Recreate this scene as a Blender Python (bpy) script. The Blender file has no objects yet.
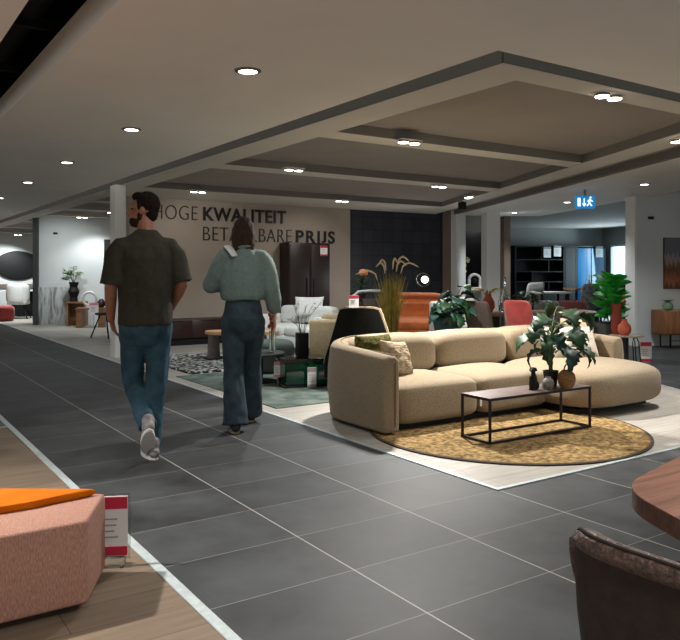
import bpy, bmesh, math, random
from mathutils import Vector, Matrix, noise
from math import sin, cos, pi, radians as R
random.seed(7)
S = bpy.context.scene
COL = S.collection
V = Vector

# ------------------------------------------------------------------ helpers
def lin(c):
    c = c / 255.0
    return c / 12.92 if c <= 0.04045 else ((c + 0.055) / 1.055) ** 2.4

def rgb(c):
    return (lin(c[0]), lin(c[1]), lin(c[2]), 1.0)

def newmat(name):
    m = bpy.data.materials.new(name)
    m.use_nodes = True
    nt = m.node_tree
    return m, nt, nt.nodes['Principled BSDF']

def mat(name, c, rough=0.6, metal=0.0, c2=None, scale=20.0, bump=0.0, bscale=None, stretch=None,
        spec=0.5, trans=0.0, detail=4.0, emit=None, coat=0.0, sheen=0.0):
    m, nt, b = newmat(name)
    N, L = nt.nodes, nt.links
    b.inputs['Roughness'].default_value = rough
    b.inputs['Metallic'].default_value = metal
    b.inputs['Specular IOR Level'].default_value = spec
    b.inputs['Transmission Weight'].default_value = trans
    b.inputs['Coat Weight'].default_value = coat
    b.inputs['Sheen Weight'].default_value = sheen
    b.inputs['Base Color'].default_value = rgb(c)
    if emit:
        b.inputs['Emission Color'].default_value = rgb(c)
        b.inputs['Emission Strength'].default_value = emit
    if c2 or bump:
        tc = N.new('ShaderNodeTexCoord')
        mp = N.new('ShaderNodeMapping')
        L.new(tc.outputs['Object'], mp.inputs['Vector'])
        if stretch:
            mp.inputs['Scale'].default_value = stretch
        nz = N.new('ShaderNodeTexNoise')
        nz.inputs['Scale'].default_value = scale
        nz.inputs['Detail'].default_value = detail
        L.new(mp.outputs[0], nz.inputs['Vector'])
        if c2:
            mx = N.new('ShaderNodeMix'); mx.data_type = 'RGBA'
            rp = N.new('ShaderNodeMapRange')
            rp.inputs[1].default_value = 0.32; rp.inputs[2].default_value = 0.68
            L.new(nz.outputs['Fac'], rp.inputs[0])
            L.new(rp.outputs[0], mx.inputs['Factor'])
            mx.inputs['A'].default_value = rgb(c); mx.inputs['B'].default_value = rgb(c2)
            L.new(mx.outputs['Result'], b.inputs['Base Color'])
        if bump:
            n2 = nz
            if bscale:
                n2 = N.new('ShaderNodeTexNoise')
                n2.inputs['Scale'].default_value = bscale
                n2.inputs['Detail'].default_value = 3
                L.new(mp.outputs[0], n2.inputs['Vector'])
            bp = N.new('ShaderNodeBump')
            bp.inputs['Strength'].default_value = bump
            bp.inputs['Distance'].default_value = 0.01
            L.new(n2.outputs['Fac'], bp.inputs['Height'])
            L.new(bp.outputs[0], b.inputs['Normal'])
    return m

def mesh_of(bm, name, smooth=True):
    bmesh.ops.recalc_face_normals(bm, faces=bm.faces[:])
    me = bpy.data.meshes.new(name)
    bm.to_mesh(me); bm.free()
    if smooth:
        me.shade_smooth()
        try:
            me.set_sharp_from_angle(angle=R(40))
        except Exception:
            pass
    return me

def O(name, bm, m, parent=None, smooth=True, label=None):
    me = bm if isinstance(bm, bpy.types.Mesh) else mesh_of(bm, name, smooth)
    o = bpy.data.objects.new(name, me)
    COL.objects.link(o)
    if m:
        me.materials.append(m)
    if parent:
        o.parent = parent
    if label:
        o['label'] = label
    return o

def E(name, label, cat, loc=(0, 0, 0), rz=0.0, group=None, kind=None):
    o = bpy.data.objects.new(name, None)
    o.empty_display_size = 0.1
    COL.objects.link(o)
    o.location = loc; o.rotation_euler = (0, 0, rz)
    o['label'] = label; o['category'] = cat
    if group:
        o['group'] = group
    return o

def T(name, bm, m, label, cat, loc=(0, 0, 0), rz=0.0, group=None, smooth=True, kind=None):
    o = O(name, bm, m, None, smooth)
    o.location = loc; o.rotation_euler = (0, 0, rz)
    o['label'] = label; o['category'] = cat
    if group:
        o['group'] = group
    if kind:
        o['kind'] = kind
    return o

def ST(name, bm, m, parent=None, smooth=False):
    o = O(name, bm, m, parent, smooth)
    if not parent:
        o['kind'] = 'structure'
    return o

def dup(root, loc, rz, label=None):
    r = root.copy(); COL.objects.link(r); r.location = loc; r.rotation_euler = (0, 0, rz)
    if label:
        r['label'] = label
    for ch in list(root.children):
        c = ch.copy(); COL.objects.link(c); c.parent = r
        for g in list(ch.children):
            d = g.copy(); COL.objects.link(d); d.parent = c
    return r

def B():
    return bmesh.new()

def merge(bm, tmp, mtx=None):
    if mtx is not None:
        bmesh.ops.transform(tmp, matrix=mtx, verts=tmp.verts[:])
    me = bpy.data.meshes.new('tmp_merge')
    tmp.to_mesh(me); tmp.free()
    bm.from_mesh(me)
    bpy.data.meshes.remove(me)
    return bm

def box(bm, c, s, r=0.0, seg=2, rot=None):
    """box centred at c, size s, edges rounded by r, rot = Euler tuple"""
    t = bmesh.new()
    bmesh.ops.create_cube(t, size=1.0)
    bmesh.ops.scale(t, vec=V(s), verts=t.verts[:])
    if r > 0:
        bmesh.ops.bevel(t, geom=t.edges[:], offset=min(r, min(s) * 0.49), segments=seg, affect='EDGES', profile=0.5)
    M = Matrix.Translation(V(c))
    if rot:
        from mathutils import Euler
        M = M @ Euler(rot).to_matrix().to_4x4()
    return merge(bm, t, M)

def bx(c, s, r=0.0, seg=2, rot=None):
    return box(B(), c, s, r, seg, rot)

def poly(bm, pts, z0, z1):
    """vertical prism over a plan polygon"""
    a = [bm.verts.new((p[0], p[1], z0)) for p in pts]
    b = [bm.verts.new((p[0], p[1], z1)) for p in pts]
    n = len(pts)
    bm.faces.new(list(reversed(a))); bm.faces.new(b)
    for i in range(n):
        bm.faces.new((a[i], a[(i + 1) % n], b[(i + 1) % n], b[i]))
    return bm

def frame(t, ref):
    t = t.normalized()
    s = ref - t * ref.dot(t)
    if s.length < 1e-4:
        s = V((0, 1, 0)) - t * t.y
    s.normalize()
    return t, s, t.cross(s)

def loft(bm, pts, rad, ref=(1, 0, 0), n=14, dome=True, power=2.0):
    pts = [V(p) for p in pts]; ref = V(ref)
    rad = [(r, r) if not isinstance(r, (tuple, list)) else r for r in rad]
    P, Q = [], []
    if dome:
        t = (pts[0] - pts[1]).normalized(); h = min(rad[0])
        for k, sc in ((0.95, 0.3), (0.6, 0.8)):
            P.append(pts[0] + t * h * k); Q.append((rad[0][0] * sc, rad[0][1] * sc))
    P += pts; Q += rad
    if dome:
        t = (pts[-1] - pts[-2]).normalized(); h = min(rad[-1])
        for k, sc in ((0.6, 0.8), (0.95, 0.3)):
            P.append(pts[-1] + t * h * k); Q.append((rad[-1][0] * sc, rad[-1][1] * sc))
    rings = []
    for i, p in enumerate(P):
        a = P[max(i - 1, 0)]; b = P[min(i + 1, len(P) - 1)]
        t, s, u = frame(b - a, ref)
        ring = []
        for k in range(n):
            th = 2 * pi * k / n
            cx, cy = cos(th), sin(th)
            if power != 2.0:
                cx = math.copysign(abs(cx) ** (2 / power), cx); cy = math.copysign(abs(cy) ** (2 / power), cy)
            ring.append(bm.verts.new(p + s * Q[i][0] * cx + u * Q[i][1] * cy))
        rings.append(ring)
    for a, b in zip(rings, rings[1:]):
        for k in range(n):
            bm.faces.new((a[k], a[(k + 1) % n], b[(k + 1) % n], b[k]))
    bm.faces.new(list(reversed(rings[0]))); bm.faces.new(rings[-1])
    return bm

def tube(bm, pts, r, n=8):
    return loft(bm, pts, [r] * len(pts), ref=(0.31, 0.17, 0.93), n=n, dome=False)

def rod(p, q, r, n=10):
    return tube(B(), [p, q], r, n)

def bar(bm, p, q, w, d=None):
    """square bar between two points"""
    p, q = V(p), V(q)
    t, s, u = frame(q - p, V((0, 0, 1)) if abs((q - p).normalized().z) < 0.9 else V((1, 0, 0)))
    d = d or w
    vs = []
    for e in (p, q):
        vs.append([bm.verts.new(e + s * a * w / 2 + u * b_ * d / 2) for a, b_ in ((-1, -1), (1, -1), (1, 1), (-1, 1))])
    for k in range(4):
        bm.faces.new((vs[0][k], vs[0][(k + 1) % 4], vs[1][(k + 1) % 4], vs[1][k]))
    bm.faces.new(vs[0][::-1]); bm.faces.new(vs[1])
    return bm

def lathe(bm, prof, n=24, c=(0, 0, 0), closed=False):
    rings = []
    for r, z in prof:
        rings.append([bm.verts.new((c[0] + max(r, 1e-4) * cos(2 * pi * k / n), c[1] + max(r, 1e-4) * sin(2 * pi * k / n), c[2] + z)) for k in range(n)])
    for a, b in zip(rings, rings[1:]):
        for k in range(n):
            bm.faces.new((a[k], a[(k + 1) % n], b[(k + 1) % n], b[k]))
    if closed:
        for k in range(n):
            bm.faces.new((rings[-1][k], rings[-1][(k + 1) % n], rings[0][(k + 1) % n], rings[0][k]))
    else:
        bm.faces.new(rings[0][::-1]); bm.faces.new(rings[-1])
    return bm

def ell(bm, c, r, seg=20, rot=None, mtx=None):
    t = bmesh.new()
    bmesh.ops.create_uvsphere(t, u_segments=seg, v_segments=max(8, seg * 2 // 3), radius=1.0)
    M = Matrix.Translation(V(c))
    if rot:
        from mathutils import Euler
        M = M @ Euler(rot).to_matrix().to_4x4()
    M = M @ Matrix.Diagonal((r[0], r[1], r[2], 1))
    if mtx is not None:
        M = mtx @ M
    return merge(bm, t, M)

def superq(bm, c, s, e1=0.3, e2=0.3, nu=48, nv=28, dome=0.0, rz=0.0, fn=None):
    """superellipsoid: half sizes s; e1 = vertical roundness, e2 = plan roundness (0 box .. 1 ellipsoid)"""
    f = lambda w, m: math.copysign(abs(w) ** m, w)
    rings = []
    for j in range(1, nv):
        v = -pi / 2 + pi * j / nv
        ring = []
        for i in range(nu):
            u = 2 * pi * i / nu
            x = f(cos(v), e1) * f(cos(u), e2); y = f(cos(v), e1) * f(sin(u), e2); z = f(sin(v), e1)
            p = V((x * s[0], y * s[1], z * s[2]))
            if dome and z > 0:
                p.z += dome * (1 - min(1, x * x)) * (1 - min(1, y * y))
            if fn:
                p = fn(p)
            if rz:
                p = Matrix.Rotation(rz, 3, 'Z') @ p
            ring.append(bm.verts.new(p + V(c)))
        rings.append(ring)
    for a, b in zip(rings, rings[1:]):
        for i in range(nu):
            bm.faces.new((a[i], a[(i + 1) % nu], b[(i + 1) % nu], b[i]))
    bm.faces.new(rings[0][::-1]); bm.faces.new(rings[-1])
    return bm

def pillow(w, h, t, n=22, wob=0.0, seed=0):
    """pillow standing in XZ, thickness along Y, pinched corners, base at z=0"""
    bm = B()
    def g(sgn):
        rows = []
        for j in range(n + 1):
            row = []
            for i in range(n + 1):
                u = -1 + 2 * i / n; v = -1 + 2 * j / n
                pin = 1 - 0.07 * (1 - u * u) * abs(v) ** 3 * 1.0
                pin2 = 1 - 0.07 * (1 - v * v) * abs(u) ** 3
                th = ((1 - u ** 4) * (1 - v ** 4)) ** 0.55 if abs(u) < 1 and abs(v) < 1 else 0
                d = wob * noise.noise(V((u * 3 + seed, v * 3, sgn))) if wob else 0
                row.append(V((u * w / 2 * pin2, sgn * (t / 2 * th + d * th), h / 2 + v * h / 2 * pin)))
            rows.append(row)
        return rows
    A_, B_ = g(-1), g(1)
    va = [[bm.verts.new(p) for p in r] for r in A_]
    vb = [[(va[j][i] if i in (0, n) or j in (0, n) else bm.verts.new(B_[j][i])) for i in range(n + 1)] for j in range(n + 1)]
    for j in range(n):
        for i in range(n):
            bm.faces.new((va[j][i], va[j][i + 1], va[j + 1][i + 1], va[j + 1][i]))
            bm.faces.new((vb[j][i], vb[j + 1][i], vb[j + 1][i + 1], vb[j][i + 1]))
    return bm

def remesh(bm, vox, sm=4, wrinkle=0.0, wscale=9.0, seed=0.0, name='m'):
    bmesh.ops.recalc_face_normals(bm, faces=bm.faces[:])
    me = bpy.data.meshes.new(name + '_src'); bm.to_mesh(me); bm.free()
    o = bpy.data.objects.new(name + '_src', me); COL.objects.link(o)
    md = o.modifiers.new('r', 'REMESH'); md.mode = 'VOXEL'; md.voxel_size = vox
    ms = o.modifiers.new('s', 'SMOOTH'); ms.factor = 0.5; ms.iterations = sm
    dg = bpy.context.evaluated_depsgraph_get()
    dg.update()
    out = bpy.data.meshes.new_from_object(o.evaluated_get(dg))
    bpy.data.objects.remove(o); bpy.data.meshes.remove(me)
    out.name = name
    if wrinkle:
        nn = [v.normal.copy() for v in out.vertices]
        for v, q in zip(out.vertices, nn):
            d = noise.noise(V((v.co.x * wscale + seed, v.co.y * wscale, v.co.z * wscale * 0.45)))
            d += 0.6 * noise.noise(V((v.co.x * wscale * 2.3 + seed, v.co.y * wscale * 2.3 + 5, v.co.z * wscale * 1.5)))
            v.co += q * d * wrinkle
    out.shade_smooth()
    return out

def nc(n, c, z=0.0):
    """point in the frame of the slanted right-hand side of the hall"""
    return V((0.903 * n + 0.43 * c, -0.43 * n + 0.903 * c, z))
RN = math.atan2(-0.43, 0.903)     # rotation that turns local x to the n axis
RV = R(-33.8)                     # heading of the viewer

# ------------------------------------------------------------------ materials
def wood(name, c, c2, rough=0.45, axis='X', scale=6.0):
    st = {'X': (0.6, 9, 9), 'Y': (9, 0.6, 9), 'Z': (9, 9, 0.6)}[axis]
    return mat(name, c, rough, c2=c2, scale=scale, stretch=st, detail=6, bump=0.08)

M = {}
M['ceil'] = mat('ceiling_paint', (240, 236, 228), 0.9, c2=(234, 230, 222), scale=1.2)
M['soffit'] = mat('soffit_paint', (208, 203, 192), 0.9)
M['panelc'] = mat('ceiling_panel_paint', (152, 145, 138), 0.9, c2=(146, 139, 132), scale=2)
M['beamside'] = mat('beam_side_dark', (120, 117, 110), 0.9)  # darker tone than the soffit, for vertical sides
M['gap'] = mat('gap_shade_colour', (88, 86, 80), 0.9)  # dark colour standing in for the unlit gap
M['black'] = mat('matt_black', (14, 14, 14), 0.6, spec=0.3)
M['blackmetal'] = mat('black_metal', (22, 20, 19), 0.4, metal=0.6)
M['void'] = mat('black_void_paint', (6, 6, 6), 0.9)
M['white'] = mat('white_wall_paint', (214, 217, 216), 0.85, c2=(207, 211, 211), scale=1.5)
M['taupe'] = mat('taupe_wall_paint', (166, 153, 140), 0.85, c2=(158, 145, 132), scale=1.3)
M['greywall'] = mat('grey_wall_paint', (150, 152, 150), 0.85)
M['darkwall'] = mat('dark_wall_paint', (38, 39, 40), 0.8)
M['brownwall'] = mat('brown_wall_paint', (120, 104, 92), 0.85)
M['col'] = mat('column_paint', (224, 224, 220), 0.85)
M['letter'] = mat('letter_black', (10, 9, 9), 0.5)
M['letterthin'] = mat('letter_thin_black', (26, 24, 23), 0.5)
M['metalstrip'] = mat('brushed_aluminium_strip', (196, 206, 206), 0.45, metal=0.25, c2=(176, 186, 188), scale=30)
M['sofa'] = mat('beige_boucle', (158, 142, 118), 0.95, c2=(128, 112, 89), scale=120, bump=0.6, bscale=160, spec=0.15, sheen=0.2)
M['piping'] = mat('dark_piping', (112, 94, 66), 0.8)
M['olive'] = mat('olive_fur', (92, 88, 46), 0.95, c2=(52, 48, 24), scale=45, bump=1.0, bscale=70, spec=0.1)
M['pilbeige'] = mat('ribbed_beige', (186, 168, 142), 0.95, c2=(122, 106, 84), scale=26, bump=1.0, stretch=(1.0, 1, 3.2), spec=0.1)
M['pilwhite'] = mat('pale_cushion', (216, 204, 190), 0.9, c2=(204, 192, 178), scale=14, bump=0.15)
M['piltan'] = mat('tan_cushion', (186, 166, 136), 0.9)
M['pink'] = mat('salmon_linen', (178, 138, 122), 0.95, c2=(144, 104, 90), scale=90, bump=0.4, stretch=(2.5, 2.5, 0.6), spec=0.15)
M['orange'] = mat('orange_velvet', (200, 104, 6), 0.9, c2=(184, 92, 4), scale=9, spec=0.15)
M['orangesofa'] = mat('burnt_orange_velvet', (172, 90, 38), 0.85, c2=(150, 74, 28), scale=10, sheen=0.4)
M['brownleather'] = mat('brown_leather_edge', (104, 80, 70), 0.42, c2=(48, 34, 30), scale=70, bump=0.9, bscale=90, spec=0.6)
M['browncloth'] = mat('dark_brown_back_cloth', (52, 40, 34), 0.85, c2=(44, 33, 28), scale=40, bump=0.2)
M['walnut'] = wood('walnut', (142, 98, 78), (98, 62, 48), 0.45, 'X', 5)
M['walnutedge'] = wood('walnut_edge', (98, 62, 48), (66, 40, 30), 0.45, 'X', 7)
M['tabletop'] = mat('smoked_wood_top', (108, 90, 84), 0.5, c2=(78, 64, 60), scale=9, stretch=(0.6, 8, 8), bump=0.1)
M['frame'] = mat('bronze_black_frame', (34, 27, 24), 0.45, metal=0.4)
M['jute'] = mat('jute_weave', (168, 140, 94), 0.95, c2=(86, 66, 40), scale=30, bump=1.0, bscale=60, detail=3, spec=0.1)
M['juteedge'] = mat('jute_dark_border', (60, 48, 38), 0.9)
M['leaf'] = mat('deep_green_leaf', (34, 70, 34), 0.5, c2=(20, 46, 24), scale=14, spec=0.3)
M['leafteal'] = mat('blue_green_leaf', (44, 82, 70), 0.5, c2=(24, 54, 46), scale=14, spec=0.3)
M['leafbright'] = mat('bright_green_leaf', (62, 190, 70), 0.45, c2=(36, 150, 54), scale=9, spec=0.4)
M['leafpale'] = mat('pale_green_leaf', (150, 176, 120), 0.5, c2=(108, 142, 84), scale=12)
M['stem'] = mat('green_stem', (74, 92, 44), 0.6)
M['twig'] = mat('brown_twig', (66, 50, 38), 0.8)
M['blackpot'] = mat('black_pot', (24, 22, 20), 0.5)
M['soil'] = mat('potting_soil', (34, 26, 20), 0.95, c2=(20, 16, 12), scale=60, bump=0.6)
M['wicker'] = mat('wicker_tan', (176, 130, 84), 0.75, c2=(112, 78, 46), scale=22, stretch=(1, 1, 7), bump=0.7)
M['greyclay'] = mat('ribbed_grey_clay', (136, 132, 124), 0.7, c2=(92, 88, 82), scale=30, bump=0.5)
M['terracotta'] = mat('terracotta', (196, 96, 66), 0.7, c2=(176, 82, 56), scale=16)
M['terradark'] = mat('dark_terracotta', (150, 66, 46), 0.7)
M['green_cer'] = mat('green_ceramic', (104, 134, 104), 0.35)
M['greenglass'] = mat('green_glass', (18, 84, 62), 0.05, trans=0.75, c2=None, spec=0.6)
M['clearglass'] = mat('clear_glass', (220, 228, 226), 0.03, trans=1.0)
M['darkgloss'] = mat('black_gloss_top', (20, 20, 20), 0.15, spec=0.6)
M['darkbrownwood'] = mat('dark_mahogany', (40, 23, 20), 0.45, c2=(26, 14, 12), scale=6, stretch=(9, 9, 0.7))
M['darkbrownh'] = mat('dark_mahogany_across', (52, 26, 22), 0.4, c2=(36, 18, 16), scale=6, stretch=(0.7, 9, 9))
M['paleoak'] = wood('pale_oak', (206, 164, 124), (176, 132, 96), 0.45, 'X', 5)
M['midoak'] = wood('mid_oak', (158, 104, 62), (124, 78, 44), 0.45, 'Z', 5)
M['bench'] = wood('warm_bench_wood', (160, 116, 78), (112, 76, 48), 0.55, 'X', 6)
M['concrete'] = mat('grey_concrete', (120, 114, 112), 0.8, c2=(92, 88, 88), scale=9, bump=0.2)
M['whitefab'] = mat('white_fabric', (206, 206, 202), 0.9, c2=(192, 192, 188), scale=30, bump=0.2)
M['creamfab'] = mat('cream_fabric', (180, 161, 130), 0.9, c2=(162, 144, 114), scale=40, bump=0.3)
M['blackfab'] = mat('black_fabric', (27, 27, 24), 0.95, c2=(20, 20, 18), scale=60, bump=0.3, spec=0.1)
M['pouf'] = mat('grey_green_fabric', (84, 92, 88), 0.9, c2=(66, 74, 70), scale=60, bump=0.3)
M['redfab'] = mat('red_velvet', (158, 52, 46), 0.85, c2=(130, 38, 36), scale=12, bump=0.3, sheen=0.3)
M['dkredfab'] = mat('dark_red_velvet', (104, 40, 36), 0.85, c2=(84, 30, 28), scale=12)
M['brownfab'] = mat('grey_brown_fabric', (78, 66, 60), 0.9, c2=(62, 52, 48), scale=30, bump=0.3)
M['tealfab'] = mat('teal_fabric', (36, 72, 82), 0.9)
M['greyfab'] = mat('grey_patterned_fabric', (132, 132, 130), 0.9, c2=(58, 58, 60), scale=14)
M['dkgrey'] = mat('dark_grey_lacquer', (58, 60, 60), 0.6)
M['paper'] = mat('white_card', (226, 224, 222), 0.6)
M['redprint'] = mat('raspberry_print', (186, 30, 62), 0.55)
M['pinkprint'] = mat('pink_print', (216, 130, 150), 0.55)
M['greyprint'] = mat('grey_print', (150, 146, 146), 0.6)
M['skin'] = mat('skin', (150, 102, 80), 0.55, c2=(140, 92, 70), scale=20)
M['skinf'] = mat('fair_skin', (206, 160, 134), 0.55)
M['hairdark'] = mat('dark_brown_hair', (26, 18, 13), 0.85, c2=(18, 12, 9), scale=60, stretch=(1, 1, 0.25), bump=0.4, spec=0.15)
M['hairbrown'] = mat('mid_brown_hair', (62, 45, 30), 0.7, c2=(42, 30, 20), scale=50, stretch=(2, 2, 0.2), bump=0.5, spec=0.2)
M['tshirt'] = mat('charcoal_cotton', (62, 60, 52), 0.95, c2=(54, 52, 45), scale=30, spec=0.1)
M['jeans'] = mat('blue_denim', (60, 88, 102), 0.9, c2=(44, 68, 82), scale=14, spec=0.15)
M['jeansdark'] = mat('dusty_blue_denim', (68, 84, 92), 0.9, c2=(50, 64, 72), scale=12, spec=0.15)
M['sweater'] = mat('mint_knit', (122, 138, 132), 0.95, c2=(112, 127, 122), scale=50, bump=0.3, spec=0.1)
M['sneaker'] = mat('grey_sneaker', (150, 146, 146), 0.7, c2=(108, 104, 104), scale=30)
M['sole'] = mat('white_sole', (206, 204, 200), 0.7)
M['beard'] = mat('short_beard', (58, 42, 33), 0.9, c2=(40, 28, 22), scale=80, spec=0.1)
M['eye'] = mat('dark_eye', (22, 16, 12), 0.2)
M['lens'] = mat('lamp_lens', (255, 246, 232), 0.5, emit=14.0)
M['globe'] = mat('globe_lamp_glass', (255, 244, 230), 0.5, emit=5.0)
M['trimring'] = mat('satin_trim_ring', (120, 116, 110), 0.5, metal=0.4)
M['exitblue'] = mat('exit_sign_blue', (24, 132, 196), 0.5, emit=0.7)
M['exitwhite'] = mat('exit_sign_white', (235, 248, 255), 0.5, emit=1.2)
M['bookcase'] = mat('black_oak_case', (22, 22, 23), 0.5, c2=(15, 15, 16), scale=8)
M['bookcaseback'] = mat('black_case_back', (12, 12, 13), 0.7)
M['reflectglass'] = mat('door_glass_reflection', (0, 92, 136), 0.2, spec=0.5, c2=(0, 52, 84), scale=2.2, stretch=(6, 6, 0.2))  # window reflection put into the door colour as blue streaks
M['daylight'] = mat('daylight_curtain', (206, 240, 255), 0.8, emit=2.4, c2=None)
M['pampasg'] = mat('pampas_blade', (192, 168, 74), 0.7, c2=(136, 120, 48), scale=9)
M['pampasp'] = mat('pampas_plume', (226, 210, 168), 0.95)
M['rose'] = mat('peach_bloom', (206, 130, 88), 0.8, c2=(176, 98, 62), scale=40)
M['goldpot'] = mat('mustard_pot', (176, 132, 62), 0.5)
M['bluepot'] = mat('pale_blue_pot', (150, 182, 192), 0.5)
M['stone'] = mat('white_marble', (206, 206, 204), 0.3)

def floor_tile_mat():
    m, nt, b = newmat('dark_slate_tiles')
    N, L = nt.nodes, nt.links
    tc = N.new('ShaderNodeTexCoord'); sx = N.new('ShaderNodeSeparateXYZ')
    L.new(tc.outputs['Object'], sx.inputs[0])
    def math_(op, a, b_=None, c=None):
        n = N.new('ShaderNodeMath'); n.operation = op
        for i, v in enumerate((a, b_, c)):
            if v is None: continue
            if isinstance(v, (int, float)): n.inputs[i].default_value = v
            else: L.new(v, n.inputs[i])
        return n.outputs[0]
    def line(out, off, per, w):
        f = math_('DIVIDE', math_('SUBTRACT', out, off), per)
        fr = math_('FRACT', math_('ADD', f, 100.0))
        d = math_('MULTIPLY', math_('SUBTRACT', 0.5, math_('ABSOLUTE', math_('SUBTRACT', fr, 0.5))), per)
        return math_('LESS_THAN', d, w), math_('FLOOR', math_('ADD', f, 100.0))
    lx, ix = line(sx.outputs[0], 1.118, 0.6775, 0.0034)
    ly, iy = line(sx.outputs[1], 2.097, 0.4768, 0.0024)
    cell = N.new('ShaderNodeCombineXYZ'); L.new(ix, cell.inputs[0]); L.new(iy, cell.inputs[1])
    wn = N.new('ShaderNodeTexWhiteNoise'); wn.noise_dimensions = '2D'; L.new(cell.outputs[0], wn.inputs['Vector'])
    off = N.new('ShaderNodeVectorMath'); off.operation = 'MULTIPLY_ADD'
    L.new(wn.outputs['Color'], off.inputs[0]); off.inputs[1].default_value = (9, 9, 9); L.new(tc.outputs['Object'], off.inputs[2])
    n1 = N.new('ShaderNodeTexNoise'); n1.inputs['Scale'].default_value = 1.9; n1.inputs['Detail'].default_value = 7; n1.inputs['Roughness'].default_value = 0.62
    L.new(off.outputs[0], n1.inputs['Vector'])
    r1 = N.new('ShaderNodeMapRange'); r1.inputs[1].default_value = 0.32; r1.inputs[2].default_value = 0.7; L.new(n1.outputs['Fac'], r1.inputs[0])
    mx = N.new('ShaderNodeMix'); mx.data_type = 'RGBA'
    mx.inputs['A'].default_value = rgb((27, 27, 28)); mx.inputs['B'].default_value = rgb((70, 73, 75))
    L.new(r1.outputs[0], mx.inputs['Factor'])
    tint = math_('MULTIPLY_ADD', wn.outputs['Value'], 0.34, 0.82)
    sc = N.new('ShaderNodeVectorMath'); sc.operation = 'SCALE'; L.new(mx.outputs['Result'], sc.inputs[0]); L.new(tint, sc.inputs['Scale'])
    g = N.new('ShaderNodeMix'); g.data_type = 'RGBA'
    mask = math_('MAXIMUM', math_('MULTIPLY', lx, 0.8), math_('MULTIPLY', ly, 0.4))
    L.new(mask, g.inputs['Factor']); L.new(sc.outputs[0], g.inputs['A']); g.inputs['B'].default_value = rgb((176, 174, 168))
    L.new(g.outputs['Result'], b.inputs['Base Color'])
    rr = N.new('ShaderNodeMapRange'); rr.inputs[3].default_value = 0.48; rr.inputs[4].default_value = 0.68
    L.new(n1.outputs['Fac'], rr.inputs[0]); L.new(rr.outputs[0], b.inputs['Roughness'])
    b.inputs['Specular IOR Level'].default_value = 0.35
    bp = N.new('ShaderNodeBump'); bp.inputs['Strength'].default_value = 0.12; bp.inputs['Distance'].default_value = 0.006
    L.new(n1.outputs['Fac'], bp.inputs['Height']); L.new(bp.outputs[0], b.inputs['Normal'])
    return m

def plank_mat(name, c1, c2, gap, rot=0.0):
    m, nt, b = newmat(name)
    N, L = nt.nodes, nt.links
    tc = N.new('ShaderNodeTexCoord'); mp = N.new('ShaderNodeMapping'); L.new(tc.outputs['Object'], mp.inputs[0])
    mp.inputs['Rotation'].default_value = (0, 0, rot)
    br = N.new('ShaderNodeTexBrick')
    br.inputs['Scale'].default_value = 1.0; br.inputs['Brick Width'].default_value = 1.3; br.inputs['Row Height'].default_value = 0.19
    br.inputs['Mortar Size'].default_value = 0.0022; br.inputs['Bias'].default_value = 0.0
    br.inputs['Color1'].default_value = rgb(c1); br.inputs['Color2'].default_value = rgb(c2); br.inputs['Mortar'].default_value = rgb(gap)
    L.new(mp.outputs[0], br.inputs['Vector'])
    nz = N.new('ShaderNodeTexNoise'); nz.inputs['Scale'].default_value = 5; nz.inputs['Detail'].default_value = 6
    m2 = N.new('ShaderNodeMapping'); L.new(mp.outputs[0], m2.inputs[0]); m2.inputs['Scale'].default_value = (0.5, 7, 7); L.new(m2.outputs[0], nz.inputs['Vector'])
    r1 = N.new('ShaderNodeMapRange'); r1.inputs[1].default_value = 0.3; r1.inputs[2].default_value = 0.7; r1.inputs[3].default_value = 0.8; r1.inputs[4].default_value = 1.12
    L.new(nz.outputs['Fac'], r1.inputs[0])
    sc = N.new('ShaderNodeVectorMath'); sc.operation = 'SCALE'; L.new(br.outputs['Color'], sc.inputs[0]); L.new(r1.outputs[0], sc.inputs['Scale'])
    L.new(sc.outputs[0], b.inputs['Base Color'])
    b.inputs['Roughness'].default_value = 0.5; b.inputs['Specular IOR Level'].default_value = 0.4
    return m

def tilewall_mat():
    m, nt, b = newmat('dark_relief_tiles')
    N, L = nt.nodes, nt.links
    tc = N.new('ShaderNodeTexCoord'); mp = N.new('ShaderNodeMapping'); L.new(tc.outputs['Object'], mp.inputs[0])
    mp.inputs['Rotation'].default_value = (R(90), 0, 0)
    br = N.new('ShaderNodeTexBrick'); br.offset = 0.0
    br.inputs['Scale'].default_value = 1.0; br.inputs['Brick Width'].default_value = 0.27; br.inputs['Row Height'].default_value = 0.27
    br.inputs['Mortar Size'].default_value = 0.012; br.inputs['Color1'].default_value = rgb((40, 42, 50)); br.inputs['Color2'].default_value = rgb((54, 56, 64)); br.inputs['Mortar'].default_value = rgb((30, 31, 37))
    L.new(mp.outputs[0], br.inputs['Vector'])
    nz = N.new('ShaderNodeTexNoise'); nz.inputs['Scale'].default_value = 14; L.new(tc.outputs['Object'], nz.inputs['Vector'])
    mx = N.new('ShaderNodeMix'); mx.data_type = 'RGBA'; mx.blend_type = 'MULTIPLY'; mx.inputs['Factor'].default_value = 0.5
    L.new(br.outputs['Color'], mx.inputs['A']); L.new(nz.outputs['Color'], mx.inputs['B'])
    L.new(mx.outputs['Result'], b.inputs['Base Color']); b.inputs['Roughness'].default_value = 0.55
    bp = N.new('ShaderNodeBump'); bp.inputs['Strength'].default_value = 0.5; L.new(br.outputs['Fac'], bp.inputs['Height']); bp.invert = True
    L.new(bp.outputs[0], b.inputs['Normal'])
    return m

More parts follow.
